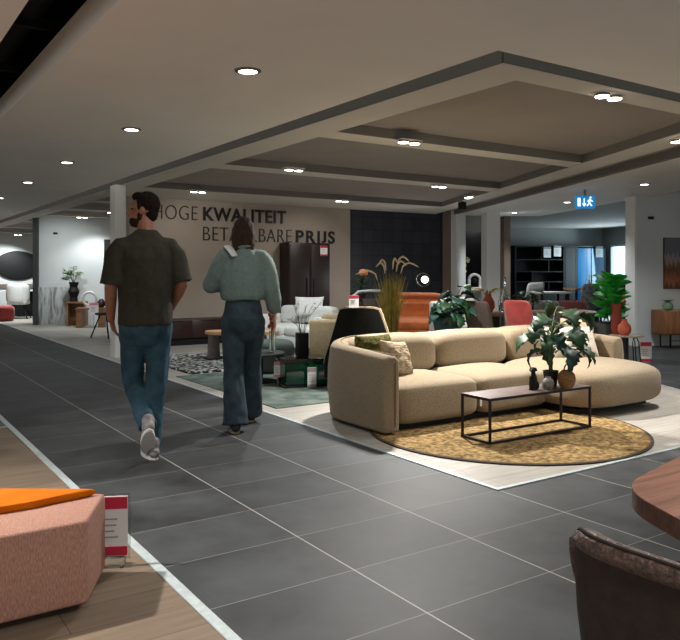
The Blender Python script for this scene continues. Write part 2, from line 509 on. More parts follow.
def shag_mat():
    m, nt, b = newmat('black_white_shag')
    N, L = nt.nodes, nt.links
    tc = N.new('ShaderNodeTexCoord')
    v = N.new('ShaderNodeTexVoronoi'); v.inputs['Scale'].default_value = 16; L.new(tc.outputs['Object'], v.inputs['Vector'])
    cr = N.new('ShaderNodeValToRGB'); cr.color_ramp.elements[0].position = 0.28; cr.color_ramp.elements[0].color = rgb((206, 208, 202))
    cr.color_ramp.elements[1].position = 0.55; cr.color_ramp.elements[1].color = rgb((40, 40, 38))
    L.new(v.outputs['Distance'], cr.inputs[0]); L.new(cr.outputs[0], b.inputs['Base Color']); b.inputs['Roughness'].default_value = 0.95
    bp = N.new('ShaderNodeBump'); bp.inputs['Strength'].default_value = 0.8; bp.inputs['Distance'].default_value = 0.02; bp.invert = True
    L.new(v.outputs['Distance'], bp.inputs['Height']); L.new(bp.outputs[0], b.inputs['Normal'])
    return m

def marble_mat():
    m, nt, b = newmat('veined_grey_marble')
    N, L = nt.nodes, nt.links
    tc = N.new('ShaderNodeTexCoord')
    mp = N.new('ShaderNodeMapping'); L.new(tc.outputs['Object'], mp.inputs[0]); mp.inputs['Rotation'].default_value = (0, R(28), 0); mp.inputs['Scale'].default_value = (5, 1, 0.8)
    n = N.new('ShaderNodeTexNoise'); n.inputs['Scale'].default_value = 2.2; n.inputs['Detail'].default_value = 6; n.inputs['Distortion'].default_value = 1.2; L.new(mp.outputs[0], n.inputs['Vector'])
    cr = N.new('ShaderNodeValToRGB')
    cr.color_ramp.elements[0].position = 0.4; cr.color_ramp.elements[0].color = rgb((138, 139, 140))
    cr.color_ramp.elements[1].position = 0.52; cr.color_ramp.elements[1].color = rgb((196, 200, 200))
    L.new(n.outputs['Fac'], cr.inputs[0]); L.new(cr.outputs[0], b.inputs['Base Color']); b.inputs['Roughness'].default_value = 0.6
    return m

def painting_mat():
    """dusky sky over russet reeds with a pale low sun"""
    m, nt, b = newmat('reed_landscape_print')
    N, L = nt.nodes, nt.links
    tc = N.new('ShaderNodeTexCoord'); sx = N.new('ShaderNodeSeparateXYZ'); L.new(tc.outputs['Generated'], sx.inputs[0])
    nz = N.new('ShaderNodeTexNoise'); nz.inputs['Scale'].default_value = 6; nz.inputs['Detail'].default_value = 6
    mp = N.new('ShaderNodeMapping'); L.new(tc.outputs['Object'], mp.inputs[0]); mp.inputs['Scale'].default_value = (4, 1, 0.7); L.new(mp.outputs[0], nz.inputs['Vector'])
    ad = N.new('ShaderNodeMath'); ad.operation = 'MULTIPLY_ADD'; L.new(nz.outputs['Fac'], ad.inputs[0]); ad.inputs[1].default_value = 0.55; L.new(sx.outputs[2], ad.inputs[2])
    cr = N.new('ShaderNodeValToRGB'); e = cr.color_ramp.elements
    e[0].position = 0.3; e[0].color = rgb((92, 56, 40))
    e[1].position = 1.25 / 1.3; e[1].color = rgb((112, 114, 122))
    for p, c in ((0.45, (176, 104, 70)), (0.62, (104, 62, 40)), (0.78, (150, 118, 100)), (0.86, (166, 158, 158))):
        x = e.new(p); x.color = rgb(c)
    L.new(ad.outputs[0], cr.inputs[0]); L.new(cr.outputs[0], b.inputs['Base Color']); b.inputs['Roughness'].default_value = 0.6
    return m

M['tiles'] = floor_tile_mat()
M['planksR'] = plank_mat('pale_grey_planks', (176, 170, 160), (160, 154, 146), (104, 98, 92))
M['planksL'] = plank_mat('warm_grey_planks', (126, 110, 93), (114, 98, 82), (74, 63, 52))
M['tilewall'] = tilewall_mat()
M['shag'] = shag_mat()
M['marble'] = marble_mat()
M['painting'] = painting_mat()
M['greenrug'] = mat('grey_green_rug', (112, 122, 114), 0.95, c2=(68, 80, 75), scale=5, detail=8, bump=0.2, bscale=120, spec=0.1)

# ------------------------------------------------------------------ setting
H = 2.56
# floor
ST('floor', poly(B(), [(-7, -2.5), (26, -2.5), (26, 32), (-7, 32)], -0.1, 0.0), M['tiles'])
pk = [(3.148, 3.05), nc(4.77, 0)[:2], ]
def nline(n, a):       # b where the line n=const crosses a
    return (n + 0.43 * a) / 0.903
ST('floor_display_right', poly(B(), [(3.17, 3.07), (nline(4.75, 3.07), 3.07), (nline(4.75, 12.4), 12.4), (3.17, 12.4)], 0.0, 0.004), M['planksR'])
ST('floor_display_far', poly(B(), [(3.17, 12.4), (7.5, 12.4), (7.5, 31), (3.17, 31)], 0.0, 0.004), M['planksR'])
ST('floor_display_left', poly(B(), [(-3, -2.5), (1.09, -2.5), (1.09, 6.5), (-3, 6.5)], 0.0, 0.004), M['planksL'])
ST('floor_passage_left', poly(B(), [(-6, 6.53), (1.09, 6.53), (1.09, 31), (-6, 31)], 0.0, 0.003), mat('grey_passage_floor', (92, 92, 92), 0.5, c2=(78, 78, 79), scale=3))
ST('trim_1', poly(B(), [(3.135, 3.04), (3.165, 3.07), (3.165, 31), (3.135, 31)], 0.0, 0.007), M['metalstrip'])
ST('trim_2', poly(B(), [(3.135, 3.04), (nline(4.77, 3.04), 3.04), (nline(4.77, 3.07), 3.07), (3.165, 3.07)], 0.0, 0.0072), M['metalstrip'])
ST('trim_3', poly(B(), [(1.084, -2.5), (1.127, -2.5), (1.127, 31), (1.084, 31)], 0.0, 0.008), M['metalstrip'])
ST('trim_4', poly(B(), [(-3, 6.5), (1.084, 6.5), (1.084, 6.53), (-3, 6.53)], 0.0, 0.007), M['metalstrip'])
ST('trim_5', poly(B(), [(nline(4.75, 3.07), 3.07), (nline(4.77, 3.07), 3.07), (nline(4.77, 12.4), 12.4), (nline(4.75, 12.4), 12.4)], 0.0, 0.0065), M['metalstrip'])

# main lowered ceiling, made round the light slot on the left
bm = B()
poly(bm, [(1.07, -2.5), (3.15, -2.5), (3.15, 31), (1.07, 31)], H, H + 0.17)
poly(bm, [(3.15, -2.5), (16, -2.5), (16, 3.05), (3.15, 3.05)], H, H + 0.17)
poly(bm, [(-7, 6.8), (1.07, 6.8), (1.07, 31), (-7, 31)], H, H + 0.17)
ST('ceiling', bm, M['ceil'])
ST('ceiling_left', poly(B(), [(-7, -2.5), (0.715, -2.5), (0.715, 6.8), (-7, 6.8)], H, H + 0.17), M['ceil'])
# black services void above the slot
bm = B()
poly(bm, [(0.2, -2.5), (1.5, -2.5), (1.5, 7.2), (0.2, 7.2)], 3.5, 3.55)
poly(bm, [(0.2, -2.5), (0.25, -2.5), (0.25, 7.2), (0.2, 7.2)], H + 0.17, 3.5)
poly(bm, [(1.45, -2.5), (1.5, -2.5), (1.5, 7.2), (1.45, 7.2)], H + 0.17, 3.5)
poly(bm, [(0.25, 7.15), (1.45, 7.15), (1.45, 7.2), (0.25, 7.2)], H + 0.17, 3.5)
poly(bm, [(0.25, -2.5), (1.45, -2.5), (1.45, -2.45), (0.25, -2.45)], H + 0.17, 3.5)
ST('ceiling_void', bm, M['void'])
bm = B()
tube(bm, [(0.95, -2, 3.0), (0.95, 7.1, 3.0)], 0.13, 14)
T('ventilation_duct', bm, M['black'], 'black round duct high inside the ceiling slot', 'duct')
for k, a in enumerate((2.2, 3.6, 5.0, 6.2)):
    box_ = bx((0.85, a, 2.86), (1.15, 0.05, 0.06))
    o = ST('beam_slot_%d' % (k + 1), box_, M['black'])

# recessed ceiling bay: frame, beams, panel
bm = B()
poly(bm, [(3.37, 3.22), (3.74, 3.22), (3.74, 31), (3.37, 31)], H, H + 0.1)
nr0, nr1 = 4.12, 4.49
poly(bm, [(3.74, 3.22), (nline(nr1, 3.22), 3.22), (nline(nr1, 3.46), 3.46), (3.74, 3.46)], H, H + 0.1)
poly(bm, [(nline(nr0, 3.46), 3.46), (nline(nr1, 3.46), 3.46), (nline(nr1, 12.5), 12.5), (nline(nr0, 12.5), 12.5)], H, H + 0.1)
poly(bm, [(3.74, 11.0), (nline(nr0, 11.0), 11.0), (nline(nr0, 12.5), 12.5), (3.74, 12.5)], H, H + 0.1)
ST('ceiling_frame', bm, M['soffit'])
ST('ceiling_panel', poly(B(), [(3.37, 3.2), (22, 3.2), (22, 31), (3.37, 31)], H + 0.1, H + 0.14), M['panelc'])
for k, (a0, a1) in enumerate(((5.67, 5.97), (8.12, 8.5))):
    bm = B(); poly(bm, [(3.74, a0), (nline(nr0, a0), a0), (nline(nr0, a1), a1), (3.74, a1)], H + 0.004, H + 0.1)
    ST('beam_%d' % (k + 1), bm, M['soffit'])
    # thin darker strip along the near side of each beam
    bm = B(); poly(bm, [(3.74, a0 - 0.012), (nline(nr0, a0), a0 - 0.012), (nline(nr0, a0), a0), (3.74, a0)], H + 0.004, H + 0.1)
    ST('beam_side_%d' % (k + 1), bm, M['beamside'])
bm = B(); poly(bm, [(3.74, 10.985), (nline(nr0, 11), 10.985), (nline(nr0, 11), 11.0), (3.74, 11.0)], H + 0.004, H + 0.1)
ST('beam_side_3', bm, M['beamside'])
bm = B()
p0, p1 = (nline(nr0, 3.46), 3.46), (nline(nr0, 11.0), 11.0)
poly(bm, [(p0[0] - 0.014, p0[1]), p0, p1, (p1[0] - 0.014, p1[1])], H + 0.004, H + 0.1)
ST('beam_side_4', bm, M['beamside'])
for k, a0 in enumerate((13.6, 15.6, 17.6, 20.0, 23.0, 26.0)):
    bm = B(); poly(bm, [(3.74, a0), (12, a0), (12, a0 + 0.35), (3.74, a0 + 0.35)], H + 0.004, H + 0.1)
    ST('beam_far_%d' % (k + 1), bm, M['soffit'])
# gap shade put into colour: thin dark sheets on the frame's near faces
bm = B()
poly(bm, [(3.36, 3.21), (3.37, 3.21), (3.37, 31), (3.36, 31)], H + 0.003, H + 0.1)
poly(bm, [(3.36, 3.205), (nline(nr1, 3.2), 3.205), (nline(nr1, 3.2), 3.218), (3.36, 3.218)], H + 0.003, H + 0.1)
ST('ceiling_gap_shade', bm, M['gap'])
# right-hand ceiling strip along the slanted aisle and the higher ceiling beyond
bm = B(); poly(bm, [nc(5.0, 2)[:2], nc(7.05, 2)[:2], nc(7.05, 16.2)[:2], nc(6.2, 16.2)[:2], nc(6.2, 17.9)[:2], nc(5.0, 17.9)[:2]], H, H + 0.6)
ST('ceiling_strip', bm, M['ceil'])
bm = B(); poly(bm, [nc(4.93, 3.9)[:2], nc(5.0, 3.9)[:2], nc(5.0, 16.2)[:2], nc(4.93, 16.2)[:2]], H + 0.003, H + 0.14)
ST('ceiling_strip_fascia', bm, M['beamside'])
ST('ceiling_far', poly(B(), [nc(4.9, 18.0)[:2], nc(6.25, 18.0)[:2], nc(6.25, 16.2)[:2], nc(7.05, 16.2)[:2], nc(7.05, 6)[:2], nc(14, 6)[:2], nc(14, 24)[:2], nc(4.9, 24)[:2]], 2.95, 3.0), M['ceil'])
for k, c in enumerate((14.2, 17.0, 19.8)):
    bm = B(); poly(bm, [nc(7.05, c)[:2], nc(12, c)[:2], nc(12, c + 0.35)[:2], nc(7.05, c + 0.35)[:2]], 2.8, 2.95)
    ST('beam_right_%d' % (k + 1), bm, M['soffit'])

# walls
WA = 12.45
ST('wall_back', poly(B(), [(4.0, WA), (8.585, WA), (8.585, WA + 0.15), (4.0, WA + 0.15)], 0, H + 0.1), M['taupe'])
ST('wall_back_tiled', poly(B(), [(8.585, WA + 0.02), (11.12, WA + 0.02), (11.12, WA + 0.15), (8.585, WA + 0.15)], 0, H + 0.1), M['tilewall'])
ST('wall_back_strip', poly(B(), [(11.12, WA - 0.03), (11.33, WA - 0.03), (11.33, WA + 0.15), (11.12, WA + 0.15)], 0, H + 0.1), M['brownwall'])
ST('column_1', poly(B(), [(3.28, 10.86), (3.44, 10.86), (3.44, 11.1), (3.28, 11.1)], 0, H), M['col'])
ST('column_2', poly(B(), [(11.33, WA - 0.2), (11.62, WA - 0.2), (11.62, WA + 0.15), (11.33, WA + 0.15)], 0, H + 0.1), M['col'])
ST('column_3', poly(B(), [nc(5.4, 15.15)[:2], nc(5.70, 15.15)[:2], nc(5.70, 15.5)[:2], nc(5.4, 15.5)[:2]], 0, H), M['col'])
# left partition with its dark end, and the room behind
def ncq(n0, n1, c0, c1):
    return [nc(n0, c0)[:2], nc(n1, c0)[:2], nc(n1, c1)[:2], nc(n0, c1)[:2]]
ST('wall_left', poly(B(), ncq(-4.58, -1.2, 18.5, 18.65), 0, H + 0.08), M['white'])
ST('wall_left_end', poly(B(), ncq(-4.70, -4.58, 18.4, 18.65), 0, H + 0.08), M['dkgrey'])
ST('wall_far_left', poly(B(), [(1.5, 28.2), (9, 28.2), (9, 28.35), (1.5, 28.35)], 0, H + 0.1), M['white'])
ST('trim_6', poly(B(), [(1.5, 28.15), (9, 28.15), (9, 28.2), (1.5, 28.2)], 0.72, 0.84), M['brownwall'])
# recess with the dark niche, right of the text wall
ST('wall_niche_low', poly(B(), ncq(4.9, 6.0, 16.2, 16.35), 0, 0.86), M['greywall'])
ST('wall_niche_high', poly(B(), ncq(4.9, 6.0, 16.2, 16.35), 2.2, H), M['greywall'])
ST('trim_7', poly(B(), ncq(4.9, 6.0, 16.1, 16.4), 0.86, 0.9), M['white'])
ST('wall_niche_back', poly(B(), ncq(4.6, 6.6, 17.9, 18.0), 0, 2.95), M['darkwall'])
ST('wall_niche_side', poly(B(), ncq(6.25, 6.4, 16.35, 22.2), 0, 2.95), M['brownwall'])
# far right room
ST('wall_far_right', poly(B(), ncq(6.25, 12.0, 22.4, 22.55), 0, 2.95), M['greywall'])
bm = B()
poly(bm, ncq(11.9, 12.05, 6, 20.0), 0, 2.95); poly(bm, ncq(11.9, 12.05, 21.9, 22.55), 0, 2.95)
poly(bm, ncq(11.9, 12.05, 20.0, 21.9), 0, 0.72); poly(bm, ncq(11.9, 12.05, 20.0, 21.9), 2.12, 2.95)
ST('wall_right_windowed', bm, M['greywall'])
bm = B()
for q in (20.0, 20.93, 21.84):
    poly(bm, ncq(11.88, 11.96, q, q + 0.06), 0.72, 2.12)
poly(bm, ncq(11.88, 11.96, 20.0, 21.9), 0.72, 0.78); poly(bm, ncq(11.88, 11.96, 20.0, 21.9), 2.06, 2.12)
w = ST('window_1', bm, M['white'])
ST('window_pane', poly(B(), ncq(11.98, 11.99, 20.0, 21.9), 0.74, 2.1), M['daylight'], w)
ST('trim_8', poly(B(), ncq(11.72, 11.9, 19.9, 22.0), 0.68, 0.72), M['white'])
# near right wall with painting
ST('wall_right', poly(B(), ncq(6.84, 11.9, 11.75, 11.95), 0, 2.95), M['white'])
ST('trim_9', poly(B(), ncq(6.80, 6.84, 11.70, 12.0), 0, 2.95), M['col'])

# ------------------------------------------------------------------ wall lettering
def lettering(txt, b0, b1, z, h, m, off, label):
    cu = bpy.data.curves.new('t_' + txt, 'FONT')
    cu.body = txt; cu.size = 1.0; cu.extrude = 0.012; cu.offset = off; cu.space_character = 1.22 if txt == 'PRIJS' else 1.06
    o = bpy.data.objects.new('t_src', cu); COL.objects.link(o)
    dg = bpy.context.evaluated_depsgraph_get(); dg.update()
    me = bpy.data.meshes.new_from_object(o.evaluated_get(dg))
    bpy.data.objects.remove(o)
    xs = [v.co.x for v in me.vertices]; ys = [v.co.y for v in me.vertices]
    x0, x1, y0, y1 = min(xs), max(xs), min(ys), max(ys)
    if 'J' in txt:                      # bring the hook of the J up to the baseline
        b_ = bmesh.new(); b_.from_mesh(me); b_.verts.ensure_lookup_table(); seen = set()
        for v in b_.verts:
            if v.index in seen: continue
            st_, isl = [v], []
            seen.add(v.index)
            while st_:
                q = st_.pop(); isl.append(q)
                for e in q.link_edges:
                    w_ = e.other_vert(q)
                    if w_.index not in seen: seen.add(w_.index); st_.append(w_)
            lo = min(q.co.y for q in isl); hi = max(q.co.y for q in isl)
            if lo < -0.05:
                for q in isl: q.co.y = (q.co.y - lo) / (hi - lo) * hi; q.co.x = q.co.x * 1.0 + 0.05
        b_.to_mesh(me); b_.free()
        ys = [v.co.y for v in me.vertices]; y0, y1 = min(ys), max(ys)
    for v in me.vertices:
        v.co = V(((v.co.x - x0) / (x1 - x0) * (b1 - b0), -(v.co.z / 0.024) * 0.02 - 0.0105, (v.co.y - y0) / (y1 - y0) * h))
    ob = O('wall_lettering', me, m)
    ob.location = (b0, WA, z)
    ob['label'] = label; ob['category'] = 'lettering'; ob['group'] = 'slogan on the taupe wall'
    return ob
lettering('HOGE', 4.42, 5.24, 2.2, 0.25, M['letterthin'], -0.018, 'thin black letters HOGE beginning the upper line of the wall slogan')
lettering('KWALITEIT', 5.35, 7.07, 2.2, 0.25, M['letter'], 0.022, 'bold black letters KWALITEIT ending the upper line of the wall slogan')
lettering('BETAALBARE', 5.35, 7.19, 1.84, 0.25, M['letterthin'], -0.018, 'thin black letters BETAALBARE beginning the lower line of the wall slogan')
lettering('PRIJS', 7.29, 8.2, 1.84, 0.25, M['letter'], 0.022, 'bold black letters PRIJS ending the lower line of the wall slogan')

# ------------------------------------------------------------------ lamps
LIGHTS = []
def spot(p, tgt, power, ang=95, blend=0.7, col=(1.0, 0.93, 0.84), size=0.05):
    l = bpy.data.lights.new('spot_lamp', 'SPOT'); l.energy = power; l.spot_size = R(ang); l.spot_blend = blend
    l.color = col; l.shadow_soft_size = size
    o = bpy.data.objects.new('spot_lamp', l); COL.objects.link(o); o.location = p
    o.rotation_euler = (V(tgt) - V(p)).to_track_quat('-Z', 'Y').to_euler()
    return o
def twin_spot(b, a, label, z=H, tilt=0.0, rz=0.0):
    t = E('ceiling_spotlight', label, 'spotlight', (b, a, z), rz, 'twin spotlights on the ceiling beams')
    O('base_plate', bx((0, 0, -0.004), (0.26, 0.12, 0.008), 0.003), M['soffit'], t)
    for s in (-1, 1):
        hd = O('lamp_head', lathe(B(), [(0.03, -0.008), (0.05, -0.012), (0.053, -0.028), (0.050, -0.03)], 18, (s * 0.07, 0, 0)), M['trimring'], t)
        O('lens', lathe(B(), [(0.049, -0.036), (0.050, -0.03)], 18, (s * 0.07, 0, 0)), M['lens'], hd)
    return t
def down_light(b, a, label, z=H):
    t = E('ceiling_downlight', label, 'downlight', (b, a, z), 0, 'round downlights in the ceiling')
    O('trim_ring', lathe(B(), [(0.085, -0.001), (0.085, -0.006), (0.062, -0.012), (0.06, -0.001)], 24, closed=True), M['trimring'], t)
    O('lens', lathe(B(), [(0.06, -0.009), (0.058, -0.003)], 24), M['lens'], t)
    return t

WARM = (1.0, 0.965, 0.91); NEUT = (0.92, 0.985, 1.0)
dl = [(2.13, 4.24, 'largest round downlight, nearest in the row over the aisle'),
      (2.13, 6.56, 'second round downlight in the row over the aisle'),
      (2.14, 8.95, 'third round downlight in the row over the aisle'),
      (2.15, 11.25, 'fourth round downlight in the row over the aisle, small'),
      (2.2, 13.9, 'smallest downlight of the aisle row, at the picture edge')]
for b, a, t in dl:
    down_light(b, a, t)
    spot((b, a, H - 0.04), (b, a, 0), 30, 130, 0.8, NEUT)
dr = [(9.71, 6.48, 'downlight in the slanted ceiling strip before the white wall end'),
      (11.02, 8.94, 'downlight in the slanted ceiling strip just beside the blue exit sign'),
      (12.02, 11.16, 'downlight in the slanted ceiling strip right of the pale column'),
      (13.12, 13.49, 'farthest downlight of the slanted ceiling strip, over the dark niche')]
for b, a, t in dr:
    down_light(b, a, t)
    spot((b, a, H - 0.04), (b, a, 0), 130 if a < 13 else 8, 130, 0.8, NEUT)
tw = [(4.56, 5.60, 'twin spotlight on the nearest beam above the beige sofa', 0),
      (4.60, 10.9, 'twin spotlight above the thin slogan letters', 0),
      (7.29, 8.25, 'twin spotlight on the middle beam above the dining chairs', 0),
      (8.75, 9.15, 'twin spotlight on the slanted frame near the small black speaker', RN + pi / 2),
      (6.65, 4.05, 'twin spotlight on the slanted frame at the right picture edge', RN + pi / 2),
      (4.57, 3.34, 'largest twin spotlight at the front edge of the ceiling recess', 0),
      (4.6, 7.9, 'spotlight at the left end of the middle beam', 0),
      (7.34, 10.9, 'spotlight over the edge of the dark tiled wall', 0),
      (4.52, 17.5, 'twin spotlight in front of the white partition', 0),
      (4.85, 27.0, 'twin spotlight in the far left room', 0),
      (4.70, 15.7, 'spotlight seen beside the slim white column', 0)]
for b, a, t, rz in tw:
    twin_spot(b, a, t, H, 0, rz)
p = nc(7.9, 17.9)
twin_spot(14.95, 13.0, 'twin spotlight above the black bookcase', 2.95, 0, RN)
twin_spot(13.48, 10.1, 'small spotlight behind the blue exit sign', 2.95, 0, RN)

# light of these fixtures, and added spots that have no fixture
spot((4.50, 5.62, 2.46), (3.9, 4.8, 0.3), 410, 112, 0.45, WARM)
spot((4.63, 5.62, 2.46), (5.2, 4.6, 0.3), 380, 105, 0.45, WARM)
spot((4.57, 3.34, 2.46), (4.6, 3.6, 0), 90, 80, 0.6, WARM)
spot((6.65, 4.05, 2.46), (5.9, 4.5, 0.3), 260, 85, 0.6, WARM)
spot((7.29, 8.25, 2.46), (6.9, 6.8, 0.6), 160, 95, 0.7, WARM)
spot((7.35, 8.25, 2.46), (8.0, 9.6, 0.4), 160, 95, 0.7, WARM)
spot((4.6, 7.9, 2.46), (4.3, 7.0, 0), 120, 95, 0.7, NEUT)
spot((4.6, 7.9, 2.46), (4.5, 9.5, 0), 110, 95, 0.7, NEUT)
spot((4.6, 10.9, 2.46), (5.2, 12.2, 1.6), 30, 95, 0.7, WARM)
spot((7.34, 10.9, 2.46), (7.4, 12.3, 1.2), 30, 95, 0.8, WARM)
spot((8.75, 9.15, 2.46), (8.3, 9.8, 0.3), 90, 90, 0.7, WARM)
spot((4.80, 17.4, 2.46), (4.8, 17.9, 0.8), 80, 110, 0.7, NEUT)
spot((4.70, 15.7, 2.46), (4.5, 16.6, 0), 100, 100, 0.7, NEUT)
spot((4.85, 27.0, 2.46), (4.6, 27.8, 0.8), 300, 110, 0.7, NEUT)
spot((3.7, 20.6, 2.46), (3.8, 21.4, 0.5), 420, 120, 0.7, NEUT)  # added spot without fixture, brightens the far left chairs
spot((3.9, 16.9, 2.46), (4.1, 18.2, 0.9), 60, 120, 0.7, NEUT)  # extra spot on the white partition, no fixture here
spot((5.3, 9.0, 2.46), (5.8, 9.9, 0.4), 170, 100, 0.7, NEUT)  # added to brighten the low white sofa, has no fixture
p = nc(7.6, 10.3)
spot((p.x, p.y, 2.8), nc(7.7, 11.7, 1.4), 480, 120, 0.8, NEUT)  # added spot to lift the right wall, no fixture
spot((14.95, 13.0, 2.8), nc(9.6, 22.3, 2.0), 700, 85, 0.7, NEUT)
spot((13.48, 10.1, 2.8), (13.2, 10.3, 0), 140, 110, 0.7, NEUT)
p = nc(7.9, 10.5); spot((p.x, p.y, 2.8), nc(8.2, 11.7, 1.0), 120, 110, 0.8, WARM)  # second added spot for the right wall, also without fixture
# rows that go on over and behind the viewer
spot((-0.55, 3.9, 2.46), (-0.2, 3.6, 0), 560, 100, 0.7, WARM)
spot((0.6, 0.4, 2.46), (1.0, 0.9, 0), 60, 120, 0.7, WARM)
spot((2.13, 1.9, 2.46), (2.13, 1.9, 0), 22, 120, 0.8, NEUT)
spot((2.9, 0.9, 2.46), (1.9, 0.95, 0.6), 170, 80, 0.7, WARM)
spot((2.13, -0.6, 2.46), (2.13, -0.6, 0), 22, 120, 0.8, NEUT)

# daylight from the window at the far right
l = bpy.data.lights.new('window_daylight', 'AREA'); l.energy = 140; l.shape = 'RECTANGLE'; l.size = 1.9; l.size_y = 1.4; l.color = (0.7, 0.9, 1.0)
o = bpy.data.objects.new('window_daylight', l); COL.objects.link(o); o.location = nc(11.8, 20.95, 1.42)
o.rotation_euler = (nc(8, 19.5, 1.0) - nc(11.8, 20.95, 1.42)).to_track_quat('-Z', 'Y').to_euler()

# exit sign
t = E('exit_sign', 'blue lit emergency exit sign hanging under the ceiling strip', 'sign', (9.58, 7.43, H), RV)
O('hanger', bx((0, 0, -0.055), (0.03, 0.02, 0.11)), M['trimring'], t)
O('sign_body', bx((0, 0, -0.2), (0.31, 0.05, 0.2), 0.01), M['exitblue'], t)
bm = B()
box(bm, (-0.10, -0.029, -0.2), (0.045, 0.006, 0.13))                       # door
bar(bm, (-0.02, -0.029, -0.14), (-0.02, -0.029, -0.25), 0.014, 0.006)      # arrow
bar(bm, (-0.045, -0.029, -0.22), (-0.02, -0.029, -0.26), 0.014, 0.006)
bar(bm, (0.005, -0.029, -0.22), (-0.02, -0.029, -0.26), 0.014, 0.006)
bar(bm, (0.07, -0.029, -0.15), (0.06, -0.029, -0.21), 0.026, 0.006)        # running man
bar(bm, (0.06, -0.029, -0.21), (0.10, -0.029, -0.26), 0.018, 0.006)
bar(bm, (0.06, -0.029, -0.21), (0.025, -0.029, -0.26), 0.018, 0.006)
bar(bm, (0.07, -0.029, -0.165), (0.115, -0.029, -0.19), 0.014, 0.006)
bar(bm, (0.07, -0.029, -0.165), (0.03, -0.029, -0.19), 0.014, 0.006)
box(bm, (0.078, -0.029, -0.128), (0.026, 0.006, 0.026), 0.002)
O('pictogram', bm, M['exitwhite'], t, False)

# small black speaker on the frame
bm = bx((0, 0, -0.075), (0.14, 0.1, 0.13), 0.012)
s_ = E('wall_speaker', 'small black speaker box under the slanted ceiling frame', 'speaker', (9.38, 9.98, H), RV)
O('cabinet', bm, M['black'], s_); O('bracket', bx((0, 0, -0.01), (0.05, 0.05, 0.02)), M['black'], s_)

# ------------------------------------------------------------------ beige sofa
sf = E('sofa', 'beige boucle corner sofa with chaise on pale planks', 'sofa', (0, 0, 0))
x0, x1, ab, af = 3.40, 6.44, 5.58, 4.50       # left, right, back, front
def shell_path():
    pts = []
    th = 0.075
    pts.append((x0 + th, af)); pts.append((x0 + th, af + 0.2)); pts.append((x0 + th - 0.0, 5.0))
    rad = 0.42
    for k in range(0, 9):
        an = pi - k * (pi / 2) / 8
        pts.append((x0 + th + rad + rad * cos(an), ab - th - rad + rad * sin(an)))
    for x in (4.4, 4.9, 5.4):
        pts.append((x, ab - th))
    for k in range(0, 9):
        an = pi / 2 - k * (pi / 2) / 8
        pts.append((x1 - th - rad + rad * cos(an), ab - th - rad + rad * sin(an)))
    pts.append((x1 - th, 4.95)); pts.append((x1 - th, af + 0.06))
    return pts
sp = shell_path()
def shell(bm):
    rings = []
    n = len(sp); tot = [0]
    for i in range(1, n):
        tot.append(tot[-1] + (V(sp[i]) - V(sp[i - 1])).length)
    for i, p in enumerate(sp):
        a = V(sp[max(0, i - 1)]); b = V(sp[min(n - 1, i + 1)])
        t = (b - a).normalized(); nrm = V((-t.y, t.x))          # outward (left of travel)
        u = min(tot[i], tot[-1] - tot[i])
        top = 0.625 + 0.06 * min(1, u / 1.1)
        w = 0.075
        prof = []
        zb, cr = 0.03, 0.065
        # rounded slab profile, outer side slightly bulging
        for k in range(5):
            an = pi + (pi / 2) * k / 4
            prof.append((-w + 0.02 + 0.02 * cos(an) * -1 * -1, zb + 0.02 + 0.02 * sin(an)))
        for k in range(5):
            an = -pi / 2 + (pi / 2) * k / 4
            prof.append((w - 0.03 + 0.03 * cos(an), zb + 0.03 + 0.03 * sin(an)))
        prof.append((w + 0.022, 0.28)); prof.append((w + 0.018, 0.45))
        for k in range(7):
            an = (pi / 2) * k / 6
            prof.append((w - cr + cr * cos(an), top - cr + cr * sin(an)))
        for k in range(7):
            an = pi / 2 + (pi / 2) * k / 6
            prof.append((-w + cr + cr * cos(an), top - cr + cr * sin(an)))
        rings.append([bm.verts.new((p[0] + nrm.x * s, p[1] + nrm.y * s, z)) for s, z in prof])
    m = len(rings[0])
    for a, b in zip(rings, rings[1:]):
        for k in range(m):
            bm.faces.new((a[k], a[(k + 1) % m], b[(k + 1) % m], b[k]))
    # domed ends
    for ring, d in ((rings[0], -1), (rings[-1], -1)):
        c = sum((v.co for v in ring), V()) / m
        prev = ring
        for k, (off, sc) in enumerate(((0.022, 0.93), (0.034, 0.75))):
            nr = []
            for v in ring:
                q = c + (v.co - c) * sc; q.y += d * off; q.z = c.z + (v.co.z - c.z) * (1 - (1 - sc) * 0.25)
                nr.append(bm.verts.new(q))
            for j in range(m):
                bm.faces.new((prev[j], prev[(j + 1) % m], nr[(j + 1) % m], nr[j]))
            prev = nr
        bm.faces.new(prev)
    return bm
O('outer_shell', shell(B()), M['sofa'], sf)
# piping along the inner top edge and down the arm front
def pipe_line():
    pts = []
    n = len(sp)
    pts.append((x0 + 0.10, af - 0.036, 0.08)); pts.append((x0 + 0.10, af - 0.04, 0.35)); pts.append((x0 + 0.10, af - 0.036, 0.56))
    for i in range(0, n - 14):
        a = V(sp[max(0, i - 1)]); b = V(sp[min(n - 1, i + 1)]); t = (b - a).normalized(); nrm = V((-t.y, t.x))
        q = V(sp[i]) - nrm * 0.02
        pts.append((q.x, q.y, 0.627 + 0.06 * min(1, i / 9.0) + 0.002))
    return pts
O('piping', tube(B(), pipe_line(), 0.006, 6), M['piping'], sf, label='dark brown piping')
for k, (c0, c1) in enumerate(((3.66, 4.57), (4.575, 5.50), (5.505, 6.26))):
    bm = superq(B(), ((c0 + c1) / 2, 5.31, 0.525), ((c1 - c0) / 2 + 0.004, 0.17, 0.185), 0.52, 0.42,
                fn=lambda p: V((p.x, p.y - 0.12 * (p.z + 0.2) * -1 * 0.55, p.z)))
    O('back_cushion', bm, M['sofa'], sf)
